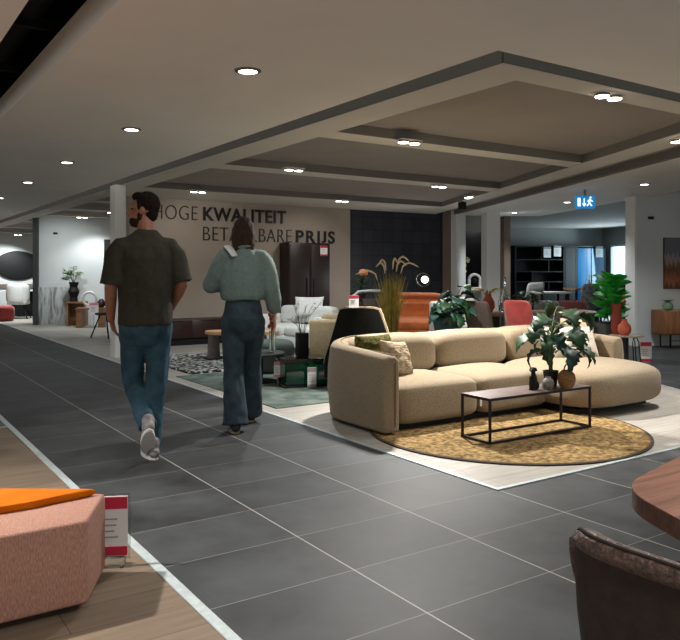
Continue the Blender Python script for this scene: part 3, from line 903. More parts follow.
for c0, c1 in ((3.58, 4.465), (4.47, 5.34)):
    bm = superq(B(), ((c0 + c1) / 2, 4.90, 0.215), ((c1 - c0) / 2, 0.39, 0.165), 0.30, 0.22, dome=0.035)
    O('seat_cushion', bm, M['sofa'], sf)
bm = superq(B(), (5.87, 4.63, 0.23), (0.625, 0.63, 0.19), 0.5, 0.5, nu=64, nv=32, dome=0.02)
O('chaise_cushion', bm, M['sofa'], sf, label='broad rounded chaise cushion')
bm = B()
box(bm, (4.45, 5.0, 0.04), (1.78, 0.82, 0.04)); box(bm, (5.83, 4.70, 0.04), (1.0, 0.98, 0.04))
O('base', bm, M['black'], sf, False, label='dark recessed base')
for q in ((3.66, 5.33), (6.2, 5.1), (6.22, 4.3), (4.8, 5.36)):
    O('foot', lathe(B(), [(0.02, 0.004), (0.02, 0.03)], 14, (q[0], q[1], 0)), M['black'], sf)
O('care_tag', bx((4.472, 4.528, 0.16), (0.022, 0.003, 0.06)), M['paper'], sf, False, label='small white tag')

# throw pillows
def put_pillow(w, h, t, m, label, loc, rz, tilt, group='throw pillows on the beige sofa', wob=0.0, seed=0, tx=0.0):
    o = T('throw_pillow', pillow(w, h, t, wob=wob, seed=seed), m, label, 'pillow', loc, rz, group)
    o.rotation_euler = (tilt, tx, rz)
    return o
put_pillow(0.40, 0.32, 0.16, M['olive'], 'fluffy olive green pillow in the left corner of the beige sofa', (3.80, 5.09, 0.415), R(4), R(-14), wob=0.02, seed=3)
put_pillow(0.40, 0.32, 0.13, M['pilbeige'], 'ribbed light beige pillow leaning before the olive pillow', (3.87, 4.86, 0.385), R(20), R(-20), wob=0.012, seed=8, tx=R(7))
put_pillow(0.54, 0.34, 0.15, M['pilwhite'], 'pale pinkish white pillow at the chaise end of the sofa', (5.95, 4.72, 0.415), R(-20), R(-26), wob=0.01, seed=5)
put_pillow(0.34, 0.38, 0.12, M['piltan'], 'tan pillow mostly behind the pale pillow on the sofa', (6.20, 4.90, 0.42), R(-46), R(-8), wob=0.01, seed=2)

# ------------------------------------------------------------------ jute rug + coffee table
rg = E('round_rug', 'round golden jute rug under the low metal coffee table', 'rug', (4.38, 4.16, 0.004))
O('weave', lathe(B(), [(1.07, 0.0), (1.07, 0.012), (0.6, 0.013), (0.1, 0.013)], 96), M['jute'], rg)
O('border', lathe(B(), [(1.07, 0.0), (1.092, 0.0), (1.095, 0.009), (1.085, 0.014), (1.071, 0.013)], 96, closed=True), M['juteedge'], rg, label='dark stitched border')
ct = E('coffee_table', 'low oblong coffee table with dark wood top and thin square frame', 'coffee table', (4.43, 3.97, 0.0175), R(-1))
hw, hd, ht, tw_ = 0.56, 0.155, 0.335, 0.017
O('tabletop', bx((0, 0, ht - 0.009), (2 * hw - 0.004, 2 * hd - 0.004, 0.018), 0.003), M['tabletop'], ct)
for sx_ in (-1, 1):
    for sy_ in (-1, 1):
        O('leg', bx((sx_ * (hw - tw_ / 2), sy_ * (hd - tw_ / 2), (ht - 0.02) / 2), (tw_, tw_, ht - 0.022), 0.002), M['frame'], ct)
bm = B()
for z in (0.0085, ht - 0.012):
    for s in (-1, 1):
        box(bm, (0, s * (hd - tw_ / 2 + 0.001), z), (2 * hw, tw_, tw_)); box(bm, (s * (hw - tw_ / 2 + 0.001), 0, z), (tw_, 2 * hd, tw_))
O('rail', bm, M['frame'], ct, False)
TT = 0.0175 + 0.335

# ------------------------------------------------------------------ plants
def leaf(bm, base, d, L_, W_, droop=0.5, up=(0, 0, 1), shape='oval', notch=0.0, rows=9, fold=0.25, tw=0.0):
    d = V(d).normalized(); up = V(up)
    side = d.cross(up)
    if side.length < 1e-3: side = V((1, 0, 0))
    side.normalize()
    if tw: side = (Matrix.Rotation(tw, 3, d) @ side)
    p = V(base); prev = None
    ang = 0.0
    for i in range(rows + 1):
        t = i / rows
        if shape == 'heart':
            w = W_ * (sin(pi * min(1, t * 0.86 + 0.14)) ** 0.75) * (1.05 - 0.35 * t)
        elif shape == 'lance':
            w = W_ * sin(pi * (0.05 + 0.95 * t)) ** 0.9
        else:
            w = W_ * sin(pi * min(1, 0.06 + 0.94 * t)) ** 0.65
        if i == rows: w = 0.002
        if notch and 1 < i < rows and i % 2 == 0: w *= (1 - notch)
        dd = Matrix.Rotation(-droop * t, 3, side) @ d
        nrm = side.cross(dd).normalized()
        mid = bm.verts.new(p)
        l = bm.verts.new(p - side * w + nrm * w * fold); r = bm.verts.new(p + side * w + nrm * w * fold)
        if prev:
            bm.faces.new((prev[0], prev[1], mid, l)); bm.faces.new((prev[1], prev[2], r, mid))
        prev = (l, mid, r)
        p = p + dd * (L_ / rows)
    return bm

def thicken(o, t=0.002):
    md = o.modifiers.new('thick', 'SOLIDIFY'); md.thickness = t; md.offset = 0
    return o

def monstera(name, label, loc, pot_r, pot_h, ht, spread, nleaf, mleaf, mpot, L_=0.24, W_=0.085, seed=1, sh='heart', notch=0.55, stems=2, droop=1.5, pot=True, scale_low=0.2, mleaf2=None, bias=(0, 0, 0), cat='potted plant', group=None):
    rnd = random.Random(seed)
    t = E(name, label, cat, loc, 0, group)
    O('pot', lathe(B(), [(pot_r * 0.72, 0), (pot_r, pot_h * 0.97), (pot_r * 1.04, pot_h), (pot_r * 0.92, pot_h), (pot_r * 0.9, pot_h * 0.9)], 24), mpot, t)
    O('soil', lathe(B(), [(pot_r * 0.9, pot_h * 0.86), (pot_r * 0.9, pot_h * 0.9)], 20), M['soil'], t)
    bs, bl, bl2 = B(), B(), B()
    trunk = []
    for s in range(stems):
        an = 2 * pi * s / max(1, stems) + 0.4
        x, y = 0.35 * pot_r * cos(an), 0.35 * pot_r * sin(an)
        topz = ht * (0.72 - 0.12 * s)
        pts = [(x, y, pot_h * 0.8), (x * 1.5, y * 1.5, (pot_h + topz) / 2), (x * 1.9, y * 1.9, topz)]
        tube(bs, pts, 0.009, 7); trunk.append(pts)
    for i in range(nleaf):
        an = 2.4 * i + rnd.uniform(-0.3, 0.3)
        pts = trunk[i % stems]
        f = scale_low + (1 - scale_low) * (i / max(1, nleaf - 1))
        z0 = pot_h + (pts[2][2] - pot_h) * min(1, f + 0.1)
        k = min(1, f)
        bx_, by_ = pts[1][0] * (1 - k) + pts[2][0] * k, pts[1][1] * (1 - k) + pts[2][1] * k
        r = spread * rnd.uniform(0.35, 0.75)
        e = V((bx_ + r * cos(an), by_ + r * sin(an), z0 + rnd.uniform(0.1, 0.26) * ht * (0.5 + 0.5 * f))) + V(bias)
        tube(bs, [(bx_, by_, z0), ((bx_ + e.x) / 2, (by_ + e.y) / 2, (z0 + e.z) / 2 + 0.05 * ht), e], 0.0035, 5)
        d = V((cos(an), sin(an), rnd.uniform(-0.1, 0.35)))
        tgt = bl2 if (mleaf2 and rnd.random() < 0.4) else bl
        leaf(tgt, e, d, L_ * rnd.uniform(0.75, 1.15), W_ * rnd.uniform(0.8, 1.2), droop * rnd.uniform(0.7, 1.2), shape=sh, notch=notch, rows=10, tw=rnd.uniform(-0.6, 0.6))
    O('stem', bs, M['stem'], t)
    thicken(O('foliage', bl, mleaf, t))
    if mleaf2:
        thicken(O('foliage', bl2, mleaf2, t, label='blue-green glossy leaves'))
    return t

monstera('potted_monstera', 'monstera with drooping split leaves in black pot on the coffee table', (4.70, 3.975, TT), 0.062, 0.125, 0.66, 0.22, 26, M['leaf'], M['blackpot'], L_=0.24, W_=0.08, notch=0.4, bias=(0.05, -0.03, 0.0), seed=4, mleaf2=M['leafteal'], droop=2.3, scale_low=0.2)

# wicker vase with loop handle
vz = E('wicker_vase', 'round tan woven vase with loop handle on the coffee table', 'vase', (4.735, 3.846, TT))
O('body', lathe(B(), [(0.045, 0), (0.062, 0.03), (0.07, 0.07), (0.064, 0.11), (0.042, 0.135), (0.036, 0.14), (0.03, 0.13), (0.028, 0.03), (0.0, 0.02)], 28), M['wicker'], vz)
hp = [(-0.036, 0, 0.135)] + [(-0.036 + 0.072 * k / 8, 0, 0.135 + 0.055 * sin(pi * k / 8)) for k in range(1, 8)] + [(0.036, 0, 0.135)]
O('handle', tube(B(), hp, 0.006, 7), M['wicker'], vz)
T('clay_vase', lathe(B(), [(0.03, 0), (0.044, 0.02), (0.047, 0.05), (0.038, 0.078), (0.022, 0.09), (0.021, 0.1), (0.016, 0.1), (0.016, 0.06), (0, 0.05)], 24), M['greyclay'],
  'small ribbed grey clay vase between the figurine and the woven vase', 'vase', (4.545, 3.87, TT))
# black cat figurine
fg = B()
loft(fg, [(0, 0, 0.012), (0.005, 0, 0.05), (0.0, 0, 0.1), (-0.012, 0, 0.13)], [(0.04, 0.028), (0.042, 0.03), (0.03, 0.022), (0.02, 0.018)], n=12)
ell(fg, (-0.025, 0, 0.155), (0.028, 0.022, 0.024), 14)
ell(fg, (-0.05, 0, 0.15), (0.014, 0.012, 0.011), 10)
for s in (-1, 1):
    loft(fg, [(-0.016, s * 0.02, 0.168), (-0.012, s * 0.026, 0.15)], [0.008, 0.007], n=8)
    loft(fg, [(-0.024, s * 0.016, 0.1), (-0.036, s * 0.017, 0.05), (-0.038, s * 0.017, 0.008)], [0.011, 0.009, 0.009], n=8)
    ell(fg, (-0.046, s * 0.017, 0.007), (0.016, 0.01, 0.007), 10)
    ell(fg, (0.012, s * 0.024, 0.032), (0.03, 0.016, 0.03), 12)
loft(fg, [(0.035, 0, 0.012), (0.06, 0.01, 0.012), (0.07, 0.02, 0.02)], [0.008, 0.007, 0.005], n=8)
T('animal_figurine', remesh(fg, 0.004, 2, name='animal_figurine'), M['black'], 'black sitting animal figurine at the left of the vases', 'figurine', (4.455, 3.935, TT), R(25))

# ------------------------------------------------------------------ pink ottoman, orange cushion, price card
ot = E('ottoman', 'salmon pink linen ottoman with chamfered corner at the left picture edge', 'ottoman', (0, 0, 0.004))
pts = [(-0.72, 2.80), (0.745, 2.80), (0.90, 3.11), (0.51, 3.37), (-0.72, 3.37)]
t_ = bmesh.new(); poly(t_, pts, 0.03, 0.34)
bmesh.ops.bevel(t_, geom=t_.edges[:], offset=0.016, segments=3, affect='EDGES', profile=0.5)
O('body', t_, M['pink'], ot)
for q in ((-0.6, 2.9), (0.68, 2.9), (0.48, 3.28), (-0.6, 3.28)):
    O('glide', lathe(B(), [(0.02, 0), (0.02, 0.04)], 12, (q[0], q[1], 0)), M['black'], ot)
seam = [(p[0], p[1], 0.333) for p in pts]
t_ = bmesh.new(); poly(t_, [(-0.7, 3.06), (0.60, 3.06), (0.862, 3.095), (0.50, 3.345), (-0.7, 3.345)], 0.0, 0.03)
bmesh.ops.bevel(t_, geom=t_.edges[:], offset=0.013, segments=4, affect='EDGES', profile=0.5)
T('seat_cushion', t_, M['orange'], 'flat orange velvet cushion lying on the pink ottoman', 'cushion', (0, 0, 0.3443))

def price_card(b, a, z, w, h, label, rz=RV, m=None, foot=True, stand=0.0, group='price cards'):
    m = m or M['redprint']
    t = E('price_card', label, 'price card', (b, a, z), rz, group)
    O('card', bx((0, 0, h / 2), (w, 0.006, h)), M['paper'], t, False)
    O('header', bx((0, -0.0042, h * 0.89), (w * 0.99, 0.003, h * 0.2)), m, t, False)
    if foot:
        O('footer', bx((0, -0.0042, h * 0.085), (w * 0.99, 0.003, h * 0.15)), m, t, False)
    bm = B()
    for k, f in enumerate((0.62, 0.52, 0.42, 0.32)):
        box(bm, (-w * 0.1 + 0.02 * w * (k % 2), -0.0042, h * f), (w * (0.55 - 0.1 * (k % 3)), 0.002, h * 0.025))
    O('print_lines', bm, M['greyprint'], t, False)
    if stand:
        O('holder', bx((0, 0.0, -stand / 2), (0.012, 0.006, stand)), M['trimring'], t, False)
    return t
t = price_card(0.945, 3.17, 0.052, 0.13, 0.255, 'raspberry and white price card standing beside the pink ottoman', RV + R(6), group=None)
O('holder', bx((0, 0.008, 0.125), (0.15, 0.004, 0.275)), M['clearglass'], t, False)
O('stand_foot', bx((0, 0.014, -0.026), (0.1, 0.06, 0.044)), M['clearglass'], t, False)

# ------------------------------------------------------------------ brown chair + walnut table, bottom right
ch = E('armchair', 'dark brown leather tub chair seen from behind at the lower right corner', 'chair', (0, 0, 0))
cc = V((1.306, 0.612))     # centre of the seat
def shell_mesh(prof, a0=58, a1=302, n=72, off=0.0):
    """upholstered tub: plan is a squarish ring, open towards +x, high at the back, lower at the arms"""
    bm = B(); rings = []
    f_ = lambda w, m: math.copysign(abs(w) ** m, w)
    for i in range(n + 1):
        an = a0 + (a1 - a0) * i / n
        th = R(an); dv = abs(an - 180.0)
        q = min(1.0, max(0.0, (dv - 38.0) / 44.0)); q = q * q * (3 - 2 * q)
        drop = 0.165 * q + 0.012 * min(1, dv / 40.0)
        e = min(1.0, min(i, n - i) / 4.0); drop += 0.05 * (1 - e) ** 2
        ring = []
        for r, z in prof:
            k = min(1.0, max(0.0, (z - 0.42) / 0.3))
            x = f_(cos(th), 0.62) * r * 1.0; y = f_(sin(th), 0.62) * r * 0.96; z = z + 0.016 * k
            ring.append(bm.verts.new((cc.x + x, cc.y + y, z - drop * k)))
        rings.append(ring)
    m = len(prof)
    for a, b in zip(rings, rings[1:]):
        for k in range(m):
            bm.faces.new((a[k], a[(k + 1) % m], b[(k + 1) % m], b[k]))
    bm.faces.new(rings[0][::-1]); bm.faces.new(rings[-1])
    return bm
backp = [(0.3025, 0.796), (0.298, 0.70), (0.284, 0.55), (0.262, 0.42), (0.235, 0.40), (0.225, 0.44), (0.240, 0.56), (0.252, 0.70), (0.258, 0.796)]
O('shell', shell_mesh(backp), M['browncloth'], ch)
rimp = [(0.303, 0.792), (0.309, 0.799), (0.310, 0.808), (0.304, 0.818), (0.286, 0.824), (0.270, 0.819), (0.260, 0.806), (0.256, 0.790)]
O('rim', shell_mesh(rimp, 57.5, 302.5), M['brownleather'], ch, label='stitched leather edge')
seamp = [(0.296 + 0.003 * cos(k * pi / 3), 0.8225 + 0.003 * sin(k * pi / 3)) for k in range(6)]
O('seam', shell_mesh(seamp, 60, 300), M['browncloth'], ch)
O('seat', superq(B(), (cc.x + 0.03, cc.y, 0.44), (0.25, 0.22, 0.06), 0.4, 0.5), M['brownleather'], ch)
for k in range(4):
    an = pi / 4 + k * pi / 2
    O('leg', loft(B(), [(cc.x + 0.16 * cos(an), cc.y + 0.16 * sin(an), 0.40), (cc.x + 0.27 * cos(an), cc.y + 0.27 * sin(an), 0.004)], [0.016, 0.010], n=10, dome=False), M['blackmetal'], ch)

tb = E('dining_table', 'thick walnut table with rounded corner at the right picture edge', 'table', (0, 0, 0))
# plan outline: rounded corner at the viewer side
P0 = V((1.582, 1.070)); d1 = V((0.975, 0.215)).normalized(); d2 = V((-0.17, -0.985)).normalized()
d2 = V((-0.42, -0.90)).normalized()
r = 0.13
outl = []
corner = P0 + V((-0.035, 0.03))
s0 = corner + d1 * r; s1 = corner + d2 * r
for k in range(13):
    f = k / 12
    outl.append(tuple(s1 * (1 - f) ** 2 + corner * 2 * f * (1 - f) + s0 * f ** 2))
far = corner + d1 * 1.7; near = corner + d2 * 0.62
far2 = far + d2 * 0.62
outl.append(tuple(far)); outl.append(tuple(far2)); outl.append(tuple(near))
t_ = bmesh.new(); poly(t_, outl, 0.708, 0.75)
O('tabletop', t_, M['walnutedge'], tb, False)
ins = []
cen = sum((V(p) for p in outl), V((0, 0))) / len(outl)
t_ = bmesh.new(); poly(t_, [tuple(cen + (V(p) - cen) * 0.997) for p in outl], 0.7501, 0.7525)
O('top_veneer', t_, M['walnut'], tb, False, label='lighter grained walnut top face')
for q in (corner + d1 * 0.55 + d2 * 0.15, corner + d1 * 1.5 + d2 * 0.15, corner + d1 * 1.5 + d2 * 0.5, corner + d1 * 0.55 + d2 * 0.5):
    O('leg', bx((q.x, q.y, 0.351), (0.06, 0.06, 0.702), 0.006), M['blackmetal'], tb)

# ------------------------------------------------------------------ black shell chair and the seating behind the sofa
bc = E('shell_armchair', 'black high-back armchair with pale rim, its back to the beige sofa', 'armchair', (4.43, 6.25, 0.0125), RV + R(-12))
def trap(w0, w1, z0, z1, y, th, lean, r=0.03, bow=0.05):
    """tapering back panel, bowed in plan, leaning back towards -y with height"""
    bm = B(); n = 10; rows = []
    for j in range(n + 1):
        f = j / n; w = w0 + (w1 - w0) * max(0, (f - 0.25) / 0.75) ** 0.9
        z = z0 + (z1 - z0) * f
        row = []
        for s in (0, 1):
            for i in range(9):
                u = -1 + i / 4.0
                uu = u if s == 0 else -u
                row.append(bm.verts.new((uu * w / 2, y - lean * f + bow * uu * uu + (th if s else 0), z - 0.02 * (abs(uu) ** 4) * (f > 0.99))))
        rows.append(row)
    m = len(rows[0])
    for a, b in zip(rows, rows[1:]):
        for k in range(m):
            bm.faces.new((a[k], a[(k + 1) % m], b[(k + 1) % m], b[k]))
    bm.faces.new(rows[0][::-1]); bm.faces.new(rows[-1])
    return bm
O('backrest', trap(0.78, 0.40, 0.14, 0.885, 0.0, 0.07, 0.10), M['blackfab'], bc)
O('lining', trap(0.81, 0.425, 0.15, 0.90, 0.055, 0.05, 0.10), M['creamfab'], bc, label='pale fabric inner lining')
O('seat', superq(B(), (0, 0.36, 0.34), (0.31, 0.27, 0.1), 0.4, 0.4), M['creamfab'], bc)
for s in (-1, 1):
    O('arm', superq(B(), (s * 0.315, 0.32, 0.38), (0.045, 0.24, 0.17), 0.5, 0.4), M['blackfab'], bc)
for sx_ in (-1, 1):
    for y in (0.12, 0.54):
        O('leg', rod((sx_ * 0.24, y, 0.25), (sx_ * 0.27, y, 0.0), 0.012), M['blackmetal'], bc)

def lounge(name, label, loc, rz, w, d, zs, zb, za, m, cat='sofa', group=None, leg=True, aw=0.12, ncush=2, mleg=None, tuft=False):
    """upholstered seat, front towards local -y, back at +y"""
    t = E(name, label, cat, loc, rz, group)
    lh = 0.1
    O('base', bx((0, 0, (lh + zs - 0.12) / 2 + 0.0), (w - 0.04, d - 0.04, zs - 0.12 - lh), 0.03, 3), m, t)
    iw = w - 2 * aw
    for k in range(ncush):
        cx = -iw / 2 + iw / ncush * (k + 0.5)
        O('seat_cushion', superq(B(), (cx, -0.08, zs - 0.06), (iw / ncush / 2, d / 2 - 0.09, 0.085), 0.35, 0.25, 36, 18, dome=0.015), m, t)
        if not tuft:
            O('back_cushion', superq(B(), (cx, d / 2 - 0.2, (zs + zb) / 2 + 0.02), (iw / ncush / 2, 0.1, (zb - zs) / 2), 0.4, 0.3, 36, 18), m, t)
    if tuft:
        def dim(p):
            if p.y < 0:
                q = 0.0
                for j in range(3):
                    for i in range(6):
                        bx0 = -0.9 + 0.36 * i + (0.18 if j % 2 else 0); bz0 = -0.12 + 0.14 * j
                        r2 = ((p.x / (w / 2) - bx0) * 2.6) ** 2 + ((p.z - bz0) / 0.09) ** 2
                        q += math.exp(-r2 * 2.6)
                p.y += 0.08 * q
            p.y += 0.10 * (p.z + 0.2)
            return p
        O('backrest', superq(B(), (0, d / 2 - 0.14, (zs + zb) / 2 + 0.0), (w / 2 - 0.03, 0.13, (zb - zs) / 2 + 0.1), 0.35, 0.25, 120, 60, fn=dim), m, t, label='deep-buttoned backrest')
    else:
        O('backrest', bx((0, d / 2 - 0.06, (zb - 0.05 + lh) / 2), (w, 0.12, zb - 0.05 - lh), 0.05, 4), m, t)
    for s in (-1, 1):
        O('arm', superq(B(), (s * (w / 2 - aw / 2), -0.02, (za + lh) / 2 + 0.0), (aw / 2, d / 2 - 0.02, (za - lh) / 2), 0.35, 0.25, 32, 20), m, t)
    if leg:
        for sx_ in (-1, 1):
            for sy_ in (-1, 1):
                O('leg', rod((sx_ * (w / 2 - 0.09), sy_ * (d / 2 - 0.09), lh + 0.03), (sx_ * (w / 2 - 0.07), sy_ * (d / 2 - 0.07), 0), 0.014), mleg or M['blackmetal'], t)
    return t

lounge('sofa', 'white low sofa in front of the dark wardrobe', (6.02, 10.15, 0.004), RV + R(-38), 1.35, 0.85, 0.40, 0.70, 0.58, M['whitefab'])
put_pillow(0.48, 0.34, 0.14, M['whitefab'], 'white pillow propped on the low white sofa', (6.16, 10.12, 0.545), RV + R(-10), R(-16), group=None)
lounge('armchair', 'small beige armchair glimpsed left of the black high-back chair', (5.3, 7.95, 0.004), RV + R(160), 0.6, 0.62, 0.40, 0.72, 0.55, M['creamfab'], 'armchair', ncush=1)
lounge('loveseat', 'burnt orange buttoned velvet loveseat before the dark tiled wall', (8.16, 9.93, 0.004), RV + R(-12), 1.15, 0.8, 0.42, 0.80, 0.52, M['orangesofa'], 'sofa', ncush=1, tuft=True)
# wing of the loveseat
lounge('armchair', 'white armchair between the monstera and the pale columns', (8.20, 8.70, 0.004), RV + R(20), 0.85, 0.8, 0.42, 0.84, 0.6, M['whitefab'], 'armchair', ncush=1)

# green glass table with vase of twigs
g = E('glass_table', 'low black-topped coffee table with green glass sides', 'coffee table', (4.23, 7.06, 0.01), R(-13))
O('glass_box', bx((0, 0, 0.155), (0.50, 0.36, 0.25), 0.004), M['greenglass'], g, False, label='green glass sides')
O('tabletop', bx((0, 0, 0.295), (0.56, 0.40, 0.03), 0.006), M['darkgloss'], g)
O('base', bx((0, 0, 0.014), (0.54, 0.40, 0.028), 0.004), M['darkgloss'], g)
price_card(4.195, 6.815, 0.014, 0.1, 0.22, 'white price card standing against the green glass table', R(-13), M['greyprint'], group=None)
tv = E('twig_vase', 'square black vase of thin flowering twigs on the green glass table', 'vase', (4.235, 7.09, 0.32), R(-13))
O('body', bx((0, 0, 0.135), (0.125, 0.125, 0.27), 0.012, 3), M['black'], tv)
rnd = random.Random(5)
bs, bf = B(), B()
for k in range(9):
    an = rnd.uniform(0, 6.28); r1 = rnd.uniform(0.1, 0.3); h = rnd.uniform(0.42, 0.66)
    p = [V((0.02 * cos(an), 0.02 * sin(an), 0.25)), V((0.35 * r1 * cos(an), 0.35 * r1 * sin(an), 0.25 + (h - .25) * .55)), V((r1 * cos(an + .3), r1 * sin(an + .3), h))]
    tube(bs, p, 0.0028, 5)
    for q in range(5):
        f = rnd.uniform(0.35, 1.0)
        c = p[1].lerp(p[2], f) + V((rnd.uniform(-.02, .02), rnd.uniform(-.02, .02), rnd.uniform(-.01, .02)))
        ell(bf, c, (0.009, 0.009, 0.007), 8)
O('twig', bs, M['twig'], tv); O('blossom', bf, M['paper'], tv)

# round dark table, pouf, glass vase
rt = E('round_table', 'small dark round table left of the green glass table', 'side table', (3.93, 7.55, 0.01))
O('tabletop', lathe(B(), [(0.29, 0), (0.30, 0.01), (0.30, 0.022), (0.292, 0.03), (0.0, 0.03)], 40, (0, 0, 0.31)), M['pouf'], rt)
O('pedestal', lathe(B(), [(0.05, 0), (0.05, 0.31)], 20), M['black'], rt); O('foot', lathe(B(), [(0.2, 0), (0.2, 0.012), (0.05, 0.02)], 32), M['black'], rt)
gv = E('flower_vase', 'clear glass vase of reddish dried flowers on the dark round table', 'vase', (4.07, 7.48, 0.35))
O('glass', lathe(B(), [(0.035, 0), (0.038, 0.01), (0.038, 0.24), (0.034, 0.24), (0.034, 0.015), (0, 0.012)], 24), M['clearglass'], gv)
bm = B()
for k in range(16):
    an = k * 2.4; r1 = 0.012 + 0.0022 * k
    ell(bm, (r1 * cos(an), r1 * sin(an), 0.27 + 0.17 * ((k * 7) % 16) / 16), (0.02, 0.02, 0.026), 8)
O('bloom', bm, M['terradark'], gv)
bm = B()
for k in range(5):
    tube(bm, [(0.01 * cos(k * 1.25), 0.01 * sin(k * 1.25), 0.02), (0.015 * cos(k * 1.25), 0.015 * sin(k * 1.25), 0.32)], 0.003, 5)
O('stem', bm, M['twig'], gv)
T('pouf', superq(B(), (0, 0, 0.2), (0.27, 0.27, 0.2), 0.35, 1.0), M['pouf'], 'round grey-green upholstered pouf behind the dark round table', 'pouf', (4.48, 8.22, 0.0125))
price_card(3.98, 7.19, 0.10, 0.085, 0.17, 'pinkish price card under the small dark round table', RV, M['pinkprint'], stand=0.09, group=None)

# rugs
T('rug', poly(B(), [(3.3, 5.98), (4.92, 5.98), (4.92, 8.5), (3.3, 8.5)], 0, 0.008), M['greenrug'], 'grey-green faded flat rug under the green glass table', 'rug', (0, 0, 0.004), smooth=False)
bm = B(); poly(bm, [(3.52, 8.58), (5.3, 8.58), (5.3, 10.55), (3.52, 10.55)], 0, 0.03)
bmesh.ops.bevel(bm, geom=[e for e in bm.edges if abs(e.verts[0].co.z - e.verts[1].co.z) < 1e-6 and e.verts[0].co.z > 0.02], offset=0.012, segments=3, affect='EDGES')
T('rug', bm, M['shag'], 'black and white shaggy rug under the oak-topped coffee table', 'rug', (0, 0, 0.004))

# oak coffee table on concrete legs
wt = E('coffee_table', 'pale oak coffee table on grey concrete legs upon the shaggy rug', 'coffee table', (4.66, 9.52, 0.034), RV)
def pebble(bm, rx, ry, z0, z1, n=48):
    pts = []
    for k in range(n):
        an = 2 * pi * k / n
        rr = 1 + 0.07 * cos(2 * an + 0.6) + 0.05 * cos(3 * an)
        pts.append((rx * rr * cos(an), ry * rr * sin(an)))
    return poly(bm, pts, z0, z1)
t_ = bmesh.new(); pebble(t_, 0.50, 0.30, 0.355, 0.395)
O('tabletop', t_, M['paleoak'], wt, True)
for x in (-0.38, 0.30):
    O('leg', lathe(B(), [(0.09, 0.012), (0.085, 0.2), (0.075, 0.355)], 24, (x, 0, 0)), M['concrete'], wt)
    O('foot_plate', lathe(B(), [(0.15, 0), (0.15, 0.012)], 28, (x, 0, 0)), M['black'], wt)

# media unit and wardrobe along the slogan wall
mu = E('media_unit', 'long low dark brown media unit under the wall slogan', 'media unit', (5.6, 12.22, 0))
O('carcass', bx((0, 0, 0.29), (2.6, 0.42, 0.32), 0.004), M['darkbrownh'], mu)
O('plinth', bx((0, 0.02, 0.065), (2.5, 0.36, 0.13)), M['black'], mu)
for k in range(4):
    f = O('drawer', bx((-0.975 + 0.65 * k, -0.216, 0.29), (0.64, 0.016, 0.29), 0.003), M['darkbrownh'], mu)
    O('handle', bx((-0.975 + 0.65 * k, -0.228, 0.425), (0.3, 0.012, 0.012)), M['black'], f)
wd = E('wardrobe', 'dark brown two-door wardrobe standing against the slogan wall', 'wardrobe', (7.38, 12.24, 0))
O('carcass', bx((0, 0.01, 0.93), (0.92, 0.36, 1.80), 0.004), M['darkbrownwood'], wd)
O('plinth', bx((0, 0.02, 0.02), (0.94, 0.3, 0.04)), M['black'], wd)
for s in (-1, 1):
    d_ = O('door', bx((s * 0.235, -0.18, 0.93), (0.42, 0.02, 1.74), 0.004), M['darkbrownwood'], wd)
    O('handle', bx((s * 0.075, -0.196, 0.95), (0.016, 0.016, 0.4)), M['black'], d_)
price_card(7.68, 12.035, 1.58, 0.16, 0.2, 'small raspberry price card hung on the dark wardrobe', 0, M['redprint'], group=None)

# card on the black chair back
price_card(4.315, 6.19, 0.905, 0.10, 0.125, 'raspberry and white price card on top of the black armchair', RV, M['redprint'], foot=False, group=None)

# pampas grass
pg = E('pampas_grass', 'tall pampas grass with arching plumes in front of the dark wall', 'plant', (5.80, 7.50, 0.004))
O('pot', lathe(B(), [(0.13, 0), (0.17, 0.3), (0.175, 0.34), (0.15, 0.34), (0.14, 0.3)], 28), M['blackpot'], pg)
rnd = random.Random(11); bl = B(); pl = B(); ps = B()
for k in range(230):
    an = rnd.uniform(0, 6.28); r0 = rnd.uniform(0, 0.11); r1 = rnd.uniform(0.03, 0.25); h = rnd.uniform(0.85, 1.28)
    base = V((r0 * cos(an), r0 * sin(an), 0.3)); top = V((r1 * cos(an), r1 * sin(an), h))
    mid = base.lerp(top, 0.55); mid.x *= 0.75; mid.y *= 0.75; mid.z += 0.04
    w = 0.0075; sd = V((-sin(an), cos(an), 0)) * w
    prev = None
    for q, ww in ((base, 1), (mid, 0.8), (top, 0.1)):
        a_, b_ = bl.verts.new(q - sd * ww), bl.verts.new(q + sd * ww)
        if prev: bl.faces.new((prev[0], prev[1], b_, a_))
        prev = (a_, b_)
for k, (an, r1, h) in enumerate(((RV + pi, 0.26, 1.28), (RV + pi * 0.8, 0.13, 1.38), (RV, 0.05, 1.44), (RV + 0.2, 0.22, 1.38), (RV - 0.2, 0.12, 1.40), (RV + 2.6, 0.1, 1.42), (RV + 0.1, 0.14, 1.46))):
    dx, dy = cos(an), sin(an)
    p1 = V((0.3 * r1 * dx, 0.3 * r1 * dy, h * 0.72)); p2 = V((0.75 * r1 * dx, 0.75 * r1 * dy, h * 0.97)); p3 = V((1.15 * r1 * dx, 1.15 * r1 * dy, h)); p4 = V((1.7 * r1 * dx, 1.7 * r1 * dy, h * 0.965))
    tube(ps, [(0, 0, 0.3), p1, p2], 0.003, 5)
    q4 = [p2.lerp(p1, 0.25), p2, p2.lerp(p3, 0.5) + V((0, 0, 0.012)), p3 + V((0, 0, 0.006)), p3.lerp(p4, 0.5) + V((0, 0, 0.01)), p4]
    loft(pl, q4, [0.006, 0.011, 0.013, 0.013, 0.011, 0.005], n=8)
thicken(O('blade', bl, M['pampasg'], pg), 0.0015); O('stalk', ps, M['stem'], pg); O('plume', pl, M['pampasp'], pg)

